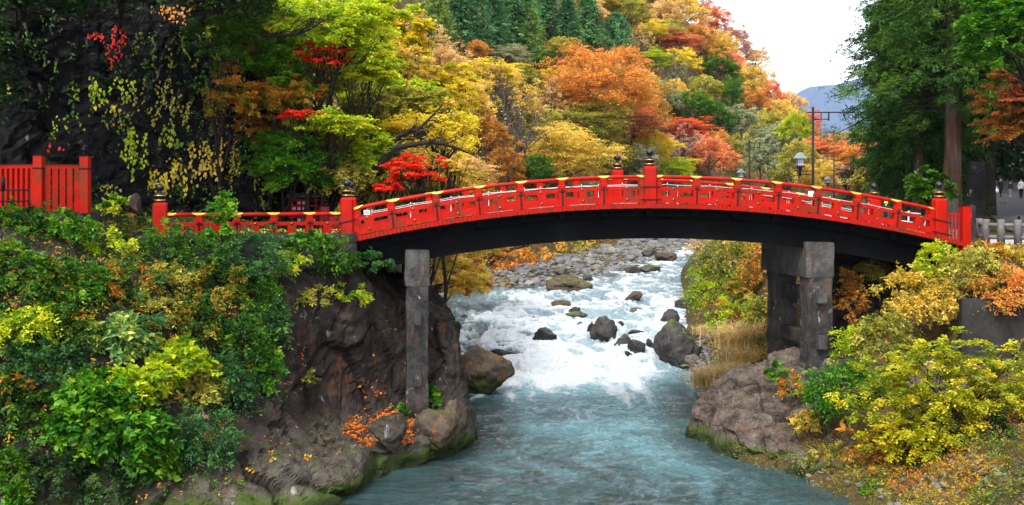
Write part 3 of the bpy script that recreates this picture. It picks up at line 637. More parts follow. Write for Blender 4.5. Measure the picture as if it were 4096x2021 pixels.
# ------------------------------------------------------------------ the stone piers
def pier(x0, x1, zt, label, legz, tenons, beams):
    c = (x0 + x1) / 2; p = empty('stone_pier', (BX + c * math.cos(BA), BY + c * math.sin(BA), 0), (0, 0, BA), label=label, cat='bridge pier', group='stone piers')
    w = (x1 - x0) / 2
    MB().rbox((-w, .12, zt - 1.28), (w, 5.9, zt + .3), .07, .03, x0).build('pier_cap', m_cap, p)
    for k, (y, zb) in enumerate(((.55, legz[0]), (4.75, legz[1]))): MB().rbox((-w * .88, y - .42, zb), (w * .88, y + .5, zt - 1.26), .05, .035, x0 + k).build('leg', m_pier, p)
    for z in tenons:
        MB().rbox((-w * .3, -.2, z - .3), (w * .3, .16, z + .3), .03, .015, z).build('tenon', m_pier if x0 < 0 else m_cap, p)
        if beams: MB().rbox((-w * .28, 1.03, z - .32), (w * .28, 4.35, z + .32), .04, .02, z).build('tie_beam', m_pier, p)
    return p
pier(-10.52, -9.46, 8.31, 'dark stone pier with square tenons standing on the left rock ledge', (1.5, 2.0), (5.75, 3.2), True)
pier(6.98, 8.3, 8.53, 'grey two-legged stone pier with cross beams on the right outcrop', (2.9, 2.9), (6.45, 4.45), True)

# ------------------------------------------------------------------ foliage
def unit(g, n): return nrm(g.normal(size=(n, 3)))
def spray(g, O, D, L, K, s, sag=.2, jit=.35, spread=.85, up=1., tint=None, droop=.15):
    """twigs (start, direction, length) carrying K leaves each on alternate sides: position, leaf axis, normal, size, colour number"""
    M = len(O); D = nrm(D); t = (np.arange(K) + .7)[None] / K + g.normal(size=(M, K)) * .3 / K
    L = np.broadcast_to(np.asarray(L, float), (M,))
    U = nrm(np.array([0, 0, up]) + g.normal(size=(M, 3)) * jit); side = nrm(np.cross(D, U)); U = np.cross(side, D)
    U = np.where(U[:, 2:3] < 0, -U, U)
    P = O[:, None] + D[:, None] * (L[:, None] * t)[..., None]; P[..., 2] -= sag * (L[:, None] * t ** 2)
    sg = np.where((np.arange(K) % 2)[None] == 0, 1., -1.) * np.ones((M, 1))
    T = nrm(D[:, None] * .55 + side[:, None] * (sg * spread)[..., None] + g.normal(size=(M, K, 3)) * .25 + np.array([0, 0, -droop]))
    N = U[:, None] + g.normal(size=(M, K, 3)) * .3; N = nrm(N - (N * T).sum(-1, keepdims=True) * T)
    S = s * (.55 + .8 * g.random((M, K)))
    tn = (np.broadcast_to(np.asarray(.5 if tint is None else tint, float), (M,)))[:, None] + g.normal(size=(M, K)) * .18
    f = lambda a: a.reshape(-1, *a.shape[2:])
    return f(P), f(T), f(N), f(S), np.clip(f(tn), 0, 1)
def cat(sets): return tuple(np.concatenate(x) for x in zip(*sets))
SHAPES = {  # along, across (fraction of half width), lift
    'dia': ([(0, 0, 0), (.45, 1, .1), (1, 0, 0), (.45, -1, .1)], [(0, 1, 2, 3)]),
    'oval': ([(0, 0, 0), (.28, .95, .07), (.68, .75, .05), (1, 0, -.06), (.68, -.75, .05), (.28, -.95, .07)], [(0, 1, 2, 3), (0, 3, 4, 5)]),
    'heart': ([(.06, 0, 0), (-.06, .5, .03), (.2, 1, .06), (.6, .72, .02), (1.05, 0, -.1), (.6, -.72, .02), (.2, -1, .06), (-.06, -.5, .03)], [(0, 1, 2, 3), (0, 3, 4, 5), (0, 5, 6, 7)]),
    'lobed': ([(0, 0, 0), (.02, .75, .05), (.4, .45, 0), (.55, 1., .04), (.62, .35, 0), (1, 0, -.05), (.62, -.35, 0), (.55, -1., .04), (.4, -.45, 0), (.02, -.75, .05)], [(0, 1, 2, 3, 4, 5), (0, 5, 6, 7, 8, 9)]),
}
def leaf_data(name, L, mat, w=.55, shape='dia'):
    P, T, N, S, tn = L; B = np.cross(N, T); sh, fc = SHAPES[shape]; k = len(sh); n = len(P); w = w * .5
    V = np.stack([P + S[:, None] * (a * T + b * w * B + c * N) for a, b, c in sh], 1).reshape(-1, 3)
    if len({len(f) for f in fc}) == 1:
        fa = np.array(fc); Fc = (np.arange(n)[:, None, None] * k + fa[None]).reshape(-1, fa.shape[1])
    return mesh_data(name, V, Fc, mat, False, {'tint': ('FACE', np.repeat(tn, len(fc)))})
def limb(m, a, b, r0, r1, g, n=5, bend=.12, seg=5, lift=.0):
    a = np.array(a, float); b = np.array(b, float); t = np.linspace(0, 1, seg)[:, None]; L = np.linalg.norm(b - a)
    q = g.normal(size=3) * bend * L; P = a + (b - a) * t + q * (t * (1 - t)) * 2 + np.array([0, 0, lift * L]) * t * (1 - t) * 2
    P[1:-1] += g.normal(size=(seg - 2, 3)) * L * .025
    m.tube(P, np.linspace(r0, r1, seg), n, False); return P
m_bark = plain('dark wet bark', (.022, .016, .013, 1), .85, 0, .2, .5, 5)
m_barkg = plain('grey bark', (.1, .085, .075, 1), .85, 0, .2, .4, 4)
def barkmat():
    t = NT('red brown cedar bark'); p = t.pos(); a = t.noise(p, 7, 5, .7, stretch=(1, 1, .08)); b = t.noise(p, .4, 3, .6)
    c = t.mix(t.step(b, .4, .65), t.ramp(a, [(.35, (.016, .008, .006, 1)), (.6, (.075, .034, .022, 1)), (.75, (.13, .075, .05, 1))]), t.ramp(a, [(.35, (.02, .017, .015, 1)), (.7, (.1, .09, .08, 1))]))
    return t.out(t.pbsdf(c, .85, .2, 0, a, .9, .08))
m_cedarbark = barkmat()

def crown(g, a, b, h, ncl, ntw, K, s, flat=.55, shell=.5, rc=.26, sag=.25, low=-.55, tint=.5, tvar=.18, up=.35, jit=.4, droop=.15, tfun=None, lump=.25):
    """a crown as clumps of leafy twigs through an uneven ellipsoid; returns leaves and clump centres"""
    d = unit(g, ncl * 3); d = d[d[:, 2] > low][:ncl]; n = len(d)
    r = (shell + (1 - shell) * g.random(n) ** .6) * (1 + lump * fbm(d * 1.6 + 3, 3, int(g.integers(999))))
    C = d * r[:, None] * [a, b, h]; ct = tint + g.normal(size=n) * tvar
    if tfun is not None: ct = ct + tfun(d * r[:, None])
    i = np.repeat(np.arange(n), ntw); R_ = rc * min(a, b) * (.7 + .6 * g.random(len(i)))
    dd = nrm(nrm(C / [a, b, h])[i] * .75 + unit(g, len(i)) * [1, 1, flat] + [0, 0, up])
    dd[:, 2] *= flat; dd = nrm(dd); O = C[i] - dd * R_[:, None] * .35 + g.normal(size=(len(i), 3)) * rc * min(a, b) * .3 * np.array([1, 1, flat])
    return spray(g, O, dd, R_, K, s, sag, jit, tint=ct[i], droop=droop), C
def broad(seed, a=6., h=4.4, Ht=12., ncl=110, ntw=12, K=8, s=.4, limbs=10, style='dome'):
    """library tree: wood mesh and leaf mesh, trunk foot at the origin; crown half width a"""
    g = R(seed); kw = dict(dome=dict(), layer=dict(flat=.22, rc=.36, sag=.15, up=.1, jit=.2, shell=.3), sparse=dict(shell=.45, rc=.2, flat=.8), puff=dict(flat=.8, rc=.22, shell=.62))[style]
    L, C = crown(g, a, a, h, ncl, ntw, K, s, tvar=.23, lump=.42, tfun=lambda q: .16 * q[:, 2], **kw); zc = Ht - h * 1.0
    L[0][:, 2] += zc; C = C + [0, 0, zc]
    m = MB(); k = zc * .75; tr = limb(m, (0, 0, -1.5), (g.normal() * .5, g.normal() * .5, k), .3, .2, g, 7, .05, 6)
    idx = g.permutation(len(C))[:limbs]
    for j in idx:
        st = tr[int(g.integers(3, 6))]; P = limb(m, st, C[j], .13, .03, g, 5, .1, 6, .12)
        if style == 'sparse':
            for q in range(5): limb(m, P[int(g.integers(2, 6))], C[j] + unit(g, 1)[0] * a * .34 + [0, 0, a * .12], .045, .012, g, 4, .12, 5)
    return m.data('trunk', m_barkg), leaf_data('crown', L, None, .62, 'dia')
def conifer(seed, r=2.6, Ht=13., n=150, s=.4, w=.34, dense=6, K=7, shape=.85, droop=.35):
    g = R(seed); z = (np.arange(n) + g.random(n)) / n; az = np.arange(n) * 2.399 + g.normal(size=n) * .3
    Rr = r * (1 - z) ** shape * (.75 + .4 * g.random(n)) * (.45 + .55 * np.minimum(1, z / .12)) + .15; zz = .06 * Ht + z * Ht * .94
    d = np.stack([np.cos(az), np.sin(az), 0 * az], -1); sets = []; cl = .5 + g.normal(size=n) * .16
    for k in range(dense):
        f = (k + g.random(n)) / dense; O = d * (Rr * f * .9)[:, None]; O[:, 2] = zz - droop * Rr * f ** 1.3 + .1 * Rr
        sd_ = nrm(d * .8 + unit(g, n) * .8 + [0, 0, .1]); sets.append(spray(g, O, sd_, .5 * r * .42 * (.6 + .7 * g.random(n)), K, s, .35, .5, .7, tint=cl, droop=.3))
    m = MB(); m.tube([(0, 0, -1.5), (0, 0, Ht * .5), (0, 0, Ht * .97)], [.22, .14, .02], 6, False)
    return m.data('trunk', m_bark), leaf_data('crown', cat(sets), None, w, 'dia')

PAL = {k: leafmat('leaves ' + k, [c + (1,) for c in v], tr) for k, (tr, v) in dict(
    orange=(0.42, [(0.22, 0.18, 0.03), (0.46, 0.22, 0.03), (0.74, 0.3, 0.045), (0.82, 0.35, 0.09)]),  # orange and gold paled: hillside haze put into the leaf colour
    gold=(0.42, [(0.3, 0.26, 0.03), (0.56, 0.41, 0.045), (0.78, 0.53, 0.08), (0.84, 0.6, 0.15)]),
    yellow=(0.42, [(0.34, 0.32, 0.015), (0.6, 0.5, 0.02), (0.84, 0.64, 0.03), (0.9, 0.68, 0.08)]),
    lime=(0.44, [(0.08, 0.18, 0.006), (0.24, 0.38, 0.009), (0.46, 0.55, 0.012), (0.66, 0.62, 0.03)]),
    green=(0.35, [(0.0102, 0.0425, 0.0034), (0.0255, 0.0935, 0.00595), (0.0595, 0.162, 0.00765), (0.119, 0.238, 0.0102)]),
    vivid=(0.38, [(0.0136, 0.0638, 0.00425), (0.0382, 0.153, 0.0068), (0.085, 0.255, 0.0085), (0.187, 0.34, 0.0119)]),
    blue=(0.32, [(0.006, 0.034, 0.009), (0.016, 0.07, 0.018), (0.035, 0.12, 0.025), (0.075, 0.18, 0.032)]),
    olive=(0.38, [(0.1, 0.12, 0.015), (0.25, 0.25, 0.035), (0.42, 0.38, 0.05), (0.56, 0.48, 0.08)]),
    red=(.38, [(.3, .006, .006), (.6, .014, .01), (.85, .025, .012), (.9, .08, .02)]),
    scarlet=(.4, [(.4, .006, .006), (.7, .014, .008), (.85, .035, .012), (.85, .09, .02)]),
    salmon=(0.4, [(0.34, 0.12, 0.04), (0.62, 0.17, 0.07), (0.78, 0.24, 0.1), (0.8, 0.36, 0.12)]),
    mauve=(0.36, [(0.26, 0.14, 0.11), (0.46, 0.22, 0.17), (0.58, 0.3, 0.22), (0.64, 0.38, 0.25)]),
    tan=(0.38, [(0.36, 0.22, 0.07), (0.62, 0.38, 0.13), (0.76, 0.5, 0.17), (0.78, 0.56, 0.26)]),
    pine=(0.25, [(0.028, 0.1, 0.042), (0.06, 0.18, 0.07), (0.11, 0.27, 0.09), (0.18, 0.37, 0.12)]),
    pinelite=(0.3, [(0.04, 0.11, 0.035), (0.1, 0.22, 0.05), (0.22, 0.34, 0.06), (0.42, 0.46, 0.08)]),
    cedar=(.24, [(.004, .02, .004), (.013, .056, .005), (.04, .118, .007), (.1, .195, .01)]),
    vermil=(.42, [(.4, .07, .02), (.68, .11, .03), (.85, .18, .05), (.85, .3, .05)]),
    speck=(0.34, [(0.008, 0.035, 0.004), (0.02, 0.075, 0.006), (0.045, 0.13, 0.008), (0.1, 0.19, 0.01), (0.24, 0.22, 0.014), (0.5, 0.17, 0.015)]),
    chart=(.4, [(.09, .14, .006), (.26, .3, .009), (.46, .44, .013), (.6, .45, .02)]),
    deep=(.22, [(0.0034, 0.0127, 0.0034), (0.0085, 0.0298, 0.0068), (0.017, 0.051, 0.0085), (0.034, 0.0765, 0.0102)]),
    greygreen=(0.3, [(0.09, 0.12, 0.06), (0.18, 0.22, 0.1), (0.28, 0.31, 0.15), (0.4, 0.4, 0.22)]),
    rust=(.3, [(0.092, 0.0575, 0.0138), (0.23, 0.103, 0.0172), (0.46, 0.161, 0.023), (0.575, 0.299, 0.0345)]),
    mixed=(.3, [(0.0285, 0.0855, 0.0095), (0.114, 0.19, 0.0142), (0.285, 0.228, 0.019), (0.57, 0.266, 0.019), (0.522, 0.0855, 0.019)]),
    litter=(.2, [(0.212, 0.0255, 0.0085), (0.425, 0.0765, 0.0102), (0.552, 0.17, 0.017), (0.425, 0.255, 0.051)]),
    straw=(.3, [(0.252, 0.153, 0.045), (0.45, 0.297, 0.099), (0.612, 0.432, 0.171), (0.684, 0.54, 0.27)]),
    twig=(.05, [(.1, .06, .03), (.2, .11, .05), (.3, .18, .08)]),
).items()}

# ------------------------------------------------------------------ trees on the far hillside, each one a thing
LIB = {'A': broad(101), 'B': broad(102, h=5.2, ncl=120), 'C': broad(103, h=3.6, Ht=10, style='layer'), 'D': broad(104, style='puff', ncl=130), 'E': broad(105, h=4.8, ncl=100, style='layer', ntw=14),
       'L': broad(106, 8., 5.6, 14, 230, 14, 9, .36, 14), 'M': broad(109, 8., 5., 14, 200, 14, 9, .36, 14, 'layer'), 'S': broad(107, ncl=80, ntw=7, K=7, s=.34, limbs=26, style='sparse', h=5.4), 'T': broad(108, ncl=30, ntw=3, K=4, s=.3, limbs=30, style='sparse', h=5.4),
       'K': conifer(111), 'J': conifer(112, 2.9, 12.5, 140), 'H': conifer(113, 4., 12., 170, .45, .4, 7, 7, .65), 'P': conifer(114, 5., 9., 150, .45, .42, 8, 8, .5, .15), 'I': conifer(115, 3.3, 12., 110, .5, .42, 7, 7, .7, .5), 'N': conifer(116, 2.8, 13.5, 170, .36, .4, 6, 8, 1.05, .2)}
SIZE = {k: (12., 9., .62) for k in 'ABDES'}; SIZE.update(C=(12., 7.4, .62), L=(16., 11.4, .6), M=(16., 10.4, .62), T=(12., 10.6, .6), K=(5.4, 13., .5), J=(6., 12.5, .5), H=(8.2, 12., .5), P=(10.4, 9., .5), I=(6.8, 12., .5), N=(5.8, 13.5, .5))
CEN = {'A': 7.6, 'B': 6.8, 'C': 6.4, 'D': 7.6, 'E': 7.2, 'L': 8.4, 'M': 9., 'S': 6.6, 'T': 6.6, 'K': 6.5, 'J': 6.2, 'H': 6., 'P': 4.5, 'I': 6., 'N': 6.7}
seed = [0]
def tree(u, v, w, h, lib, pal, label, Y=None, group='trees on the autumn hillside', bark=None):
    sw, sh, _ = SIZE[lib]; X = lambda y: (u - 512) * y / F
    if Y is None:
        y = np.arange(75, 400, 1.); hit = CZ - (v - V0) * y / F - CEN[lib] * (h * y / F / sh) <= GZ((u - 512) * y / F, y) - .3
        Y = float(y[np.argmax(hit)]) if hit.any() else 400.
    k = h * Y / F / sh; kx = w * Y / F / sw; seed[0] += 1
    o = empty('conifer_tree' if lib in 'KJHPIN' else 'autumn_tree', (X(Y), Y, CZ - (v - V0) * Y / F - CEN[lib] * k), (0, 0, seed[0] * 2.4), label=label, cat='tree', group=group)
    o.scale = (kx, kx, k)
    t = link('trunk', LIB[lib][0], o); c = link('crown', LIB[lib][1], o); setmat(c, PAL[pal]); c['kind'] = 'stuff'
    if bark: setmat(t, bark)
    return o
HILL = [
 (437, 18, 50, 56, 'H', 'pinelite', 'broad yellowish green conifer at the left of the conifer stand'),
 (461, 12, 50, 70, 'I', 'pine', 'dark conifer right of the broad yellowish one'), (477, 14, 52, 76, 'J', 'pine', 'tall blue green conifer in the middle of the stand'),
 (494, 18, 50, 66, 'N', 'pine', 'dark blue green conifer above the orange tuft of a tree'), (512, 14, 54, 74, 'I', 'pine', 'dark conifer left of the yellow green cone'),
 (478, 37, 17, 22, 'K', 'pinelite', 'small pale conifer at the foot of the stand'), (526, 10, 48, 60, 'K', 'pine', 'dark conifer behind the yellow green cone'), (547, 10, 52, 60, 'N', 'pine', 'dark conifer at the top edge above the stand'),
 (529, 36, 48, 54, 'H', 'pinelite', 'large yellow green cone shaped tree in the conifer stand'),
 (567, 28, 48, 58, 'K', 'pine', 'dense green conifer with pointed top right of the yellow green cone'), (577, 40, 28, 32, 'H', 'pinelite', 'small golden tipped conifer in front of the dense green one'),
 (616, 33, 48, 38, 'P', 'pine', 'spreading dark green pine below the olive crown'), (588, 20, 50, 52, 'I', 'pine', 'dark conifer left of the spreading pine'),
 (510, 57, 40, 26, 'C', 'greygreen', 'flat topped grey green tree below the conifers'), (545, 64, 26, 26, 'E', 'green', 'dark green tree under the yellow green cone'), (560, 48, 30, 22, 'C', 'olive', 'olive tree below the golden tipped conifer'),
 (623, 12, 56, 34, 'B', 'olive', 'big pale olive crown high on the hill'), (594, 14, 32, 24, 'A', 'tan', 'tan orange crown left of the pale olive one'), (598, -2, 44, 24, 'D', 'gold', 'golden crown at the top edge of the hill'), (655, -6, 46, 28, 'B', 'tan', 'tan crown at the top edge by the ridge'),
 (652, 31, 30, 22, 'C', 'yellow', 'bright yellow tree under the ridge'), (641, 43, 30, 22, 'S', 'tan', 'thin tan tree under the bright yellow one'),
 (684, 14, 46, 38, 'A', 'gold', 'golden tree on the ridge at the top'), (712, 24, 38, 36, 'A', 'salmon', 'pink orange tree on the skyline'), (700, 4, 36, 30, 'S', 'salmon', 'salmon tree at the top of the skyline'),
 (678, 44, 42, 28, 'E', 'salmon', 'salmon orange tree below the ridge'), (735, 45, 32, 32, 'A', 'mauve', 'mauve tree half way down the skyline'), (754, 62, 32, 30, 'E', 'tan', 'tan tree lower on the skyline'),
 (722, 52, 34, 28, 'A', 'gold', 'gold tree just under the skyline'), (746, 82, 38, 34, 'A', 'gold', 'yellow orange tree on the lower skyline'), (771, 98, 32, 32, 'A', 'salmon', 'pink orange tree near the foot of the skyline'), (789, 108, 30, 30, 'D', 'tan', 'rounded tan tree at the foot of the skyline'),
 (683, 62, 34, 26, 'A', 'yellow', 'yellow tree beside the grey green one'), (655, 60, 30, 24, 'E', 'lime', 'lime green tree in the middle of the upper slope'), (675, 76, 30, 28, 'S', 'greygreen', 'grey half bare tree in the upper slope'),
 (720, 70, 38, 28, 'B', 'green', 'green tree under the gold ones near the skyline'), (705, 92, 36, 30, 'D', 'olive', 'olive tree in the upper right slope'), (727, 96, 34, 36, 'B', 'green', 'dark green tree on the right slope'), (757, 104, 34, 30, 'A', 'orange', 'orange tree on the right slope below the skyline'),
 (617, 58, 36, 18, 'A', 'orange', 'orange red tree top above the great orange dome'), (551, 67, 26, 18, 'E', 'vermil', 'small red tree left of the great orange dome'), (636, 66, 26, 26, 'E', 'salmon', 'salmon tree right of the great orange dome'),
 (597, 92, 118, 80, 'L', 'orange', 'great orange dome shaped tree in the middle of the hill'),
 (646, 94, 40, 36, 'B', 'olive', 'olive tree right of the great orange dome'), (668, 100, 30, 28, 'S', 'greygreen', 'grey green thin tree mid slope'),
 (652, 112, 32, 30, 'A', 'rust', 'rust brown tree above the yellow dome'), (691, 108, 44, 30, 'D', 'green', 'fresh green rounded tree on the middle slope'), (713, 122, 38, 30, 'D', 'green', 'green rounded tree right of the fresh green one'), (676, 92, 26, 24, 'A', 'gold', 'small gold tree mid slope'),
 (740, 124, 36, 36, 'B', 'greygreen', 'grey green tree low on the right slope'), (765, 128, 34, 36, 'A', 'olive', 'olive green tree at the right foot of the hill'),
 (631, 126, 66, 42, 'E', 'salmon', 'wide salmon red tree in the middle of the lower slope'), (688, 130, 48, 26, 'E', 'vermil', 'bright red orange tree on the lower right slope'), (719, 142, 28, 22, 'A', 'orange', 'small vivid orange tree on the lower right slope'),
 (651, 148, 46, 32, 'D', 'yellow', 'rounded yellow tree behind the centre finials'), (684, 148, 42, 32, 'S', 'mauve', 'mauve brown tree right of the rounded yellow tree'), (712, 158, 50, 40, 'A', 'salmon', 'pale salmon tree behind the right part of the railing'),
 (673, 170, 46, 26, 'C', 'lime', 'low lime green tree just behind the right of the centre finial'), (636, 164, 46, 36, 'B', 'greygreen', 'dark grey green tree behind the two centre finials'),
 (485, 74, 66, 28, 'C', 'yellow', 'wide yellow dome left of the bare trees'), (424, 50, 66, 44, 'S', 'tan', 'peach coloured thin tree at the left of the hill'), (449, 40, 30, 24, 'T', 'mauve', 'bare grey tree under the conifers'), (478, 51, 22, 20, 'D', 'orange', 'small orange tuft of a tree under the conifers'),
 (455, 66, 46, 30, 'S', 'tan', 'tan thin tree above the wide yellow dome'), (526, 78, 34, 26, 'A', 'olive', 'olive yellow tree right of the wide yellow dome'),
 (506, 98, 76, 50, 'S', 'gold', 'ochre thin tree above the bare tree'), (548, 104, 44, 36, 'S', 'tan', 'tan half bare tree left of the great orange dome'), (470, 104, 52, 46, 'A', 'gold', 'gold tree beside the lime maples'),
 (520, 136, 70, 70, 'T', 'tan', 'bare branched tree with a few tan leaves behind the left of the bridge'), (488, 140, 50, 44, 'A', 'rust', 'rust brown tree behind the lowest maple limbs'),
 (590, 122, 70, 46, 'M', 'olive', 'wide olive yellow tree under the great orange dome'), (567, 156, 96, 62, 'M', 'gold', 'large gold tree with a leaning dark trunk behind the middle of the bridge'),
 (612, 152, 44, 40, 'B', 'olive', 'olive tree left of the far centre finial'), (505, 170, 40, 40, 'B', 'rust', 'low brown tree behind the left part of the railing'), (535, 174, 40, 34, 'D', 'green', 'dark green low tree behind the left part of the railing'), (470, 175, 46, 40, 'E', 'tan', 'tan low tree left of the bare branched tree'),
 (664, 16, 42, 32, 'A', 'tan', 'peach tree left of the golden ridge tree'), (668, 34, 34, 26, 'D', 'olive', 'olive tree under the golden ridge tree'), (697, 40, 36, 30, 'A', 'orange', 'orange tree under the pink skyline tree'), (716, 46, 32, 28, 'D', 'gold', 'gold rounded tree below the pink skyline tree'), (640, -8, 44, 26, 'A', 'olive', 'olive crown cut by the top edge'), (676, -6, 40, 28, 'A', 'salmon', 'salmon crown cut by the top edge on the ridge'), (733, 66, 32, 28, 'A', 'salmon', 'salmon tree under the mauve skyline tree'), (762, 84, 28, 28, 'A', 'tan', 'small tan tree on the lower skyline'), (806, 126, 30, 28, 'A', 'salmon', 'last salmon tree where the hill meets the valley'), (780, 116, 30, 30, 'D', 'gold', 'gold rounded tree low on the skyline'), (640, 82, 34, 26, 'A', 'tan', 'tan tree above the olive one beside the orange dome'), (560, 84, 40, 30, 'A', 'yellow', 'yellow tree left above the orange dome'), (545, 128, 50, 36, 'A', 'olive', 'olive tree behind the bare branched tree'), (440, 66, 44, 34, 'D', 'tan', 'peach rounded tree at the left of the hill'), (460, 84, 44, 30, 'A', 'yellow', 'yellow tree left of the wide yellow dome'),
 (742, 156, 36, 40, 'B', 'olive', 'olive tree behind the first small lantern'), (762, 160, 38, 40, 'A', 'greygreen', 'pale green tree left of the tall lamp post'),
]
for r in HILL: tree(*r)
VALLEY = [
 (778, 148, 46, 44, 'B', 'greygreen', 'pale grey green tree at the river bend'), (795, 130, 34, 34, 'A', 'lime', 'yellow green tree behind the tall lamp post'), (788, 176, 46, 34, 'D', 'olive', 'olive tree under the tall lamp lantern'),
 (824, 154, 54, 36, 'E', 'salmon', 'rose red tree right of the tall lamp post'), (855, 142, 50, 24, 'C', 'olive', 'flat olive orange crown at the end of the valley'), (858, 160, 44, 32, 'A', 'orange', 'orange tree left of the cedars'),
 (846, 178, 48, 30, 'E', 'mauve', 'mauve pink tree behind the second lantern'), (870, 184, 44, 34, 'D', 'olive', 'yellow olive tree just left of the dark cedars'), (818, 178, 46, 34, 'A', 'gold', 'gold tree behind the tall lamp lantern'), (880, 160, 40, 34, 'A', 'orange', 'orange tree half hidden by the dark cedars'),
 (800, 158, 40, 34, 'A', 'olive', 'olive tree left of the rose red tree'),
]
for k, r in enumerate(VALLEY): tree(*r, Y=190 - 4 * k if r[1] < 150 else 172 - 3 * k, group='trees at the bend of the valley')

def scatter(name, P, N, g, s, K, mat, w=.6, shape='dia', L=.5, tint=.5, up=.6, **kw):
    D = nrm(N * .5 + unit(g, len(P)) + [0, 0, .2]); Ld = spray(g, P, D, L * (.6 + .8 * g.random(len(P))), K, s, .25, .5, tint=tint, up=up)
    return Ld
# low growth that hides the soil of the hillside: one mass
g = R(77); n = 9000; Y = 108 + 232 * g.random(n) ** 1.3; X = XL(Y) - 8 - g.random(n) * (20 + .55 * (Y - 60))
Z = GZ(X, Y); tn = np.clip(.5 + .45 * fbm(np.stack([X, Y, Z], -1) * .09, 3, 5), 0, 1)
o = link('undergrowth', leaf_data('undergrowth', spray(g, np.stack([X, Y, Z + .2], -1), nrm(unit(g, n) + [0, 0, .8]), 1.2 + 1.6 * g.random(n), 8, .5, .2, .5, tint=tn), PAL['mixed'], .6)); tag(o, 'low mixed scrub covering the far hillside', 'scrub', kind='stuff')

# ------------------------------------------------------------------ the maples on the left bank beyond the bridge
def maple(u, v, w, h, Y, pal, label, sd, s=.17, ncl=60, ntw=14, K=9, flat=.2, foot=None, limbs=14, tv=.16, depth=.7, group='maples on the left bank', r0=.14, rc=.34, sag=.2, shell=.15, low=-.8, bark=None, tint=.5):
    g = R(sd); k = Y / F; a, hh = w * k / 2, h * k / 2; c = at(u, v, Y); f = np.array(foot if foot is not None else (c[0] - a * .6, Y + 2, max(gz(c[0] - a * .6, Y + 2), 2) - .5))
    L, C = crown(g, a, a * depth, hh, ncl, ntw, K, s, flat=flat, shell=shell, rc=rc, sag=sag, low=low, tvar=tv, up=.05, jit=.18, droop=.2, lump=.3, tint=tint)
    o = empty('maple_tree', tuple(f), label=label, cat='tree', group=group)
    off = c - f; P = (L[0] + off,) + L[1:]; C = C + off
    m = MB(); top = off + [0, 0, -hh * .5]; tr = limb(m, (0, 0, -.5), top * .8 + [0, 0, 0], r0, r0 * .55, g, 7, .1, 7, .1)
    for j in g.permutation(len(C))[:limbs]:
        q = limb(m, tr[int(g.integers(3, 7))], C[j], r0 * .42, .015, g, 5, .1, 7, .1)
        for _ in range(2): limb(m, q[int(g.integers(2, 5))], C[int(g.integers(len(C)))] * .4 + q[-1] * .6, r0 * .18, .008, g, 4, .1, 5)
    link('trunk', m.data('trunk', bark or m_bark), o); cr = link('crown', leaf_data('crown', P, PAL[pal], .6, 'dia'), o); cr['kind'] = 'stuff'
    return o
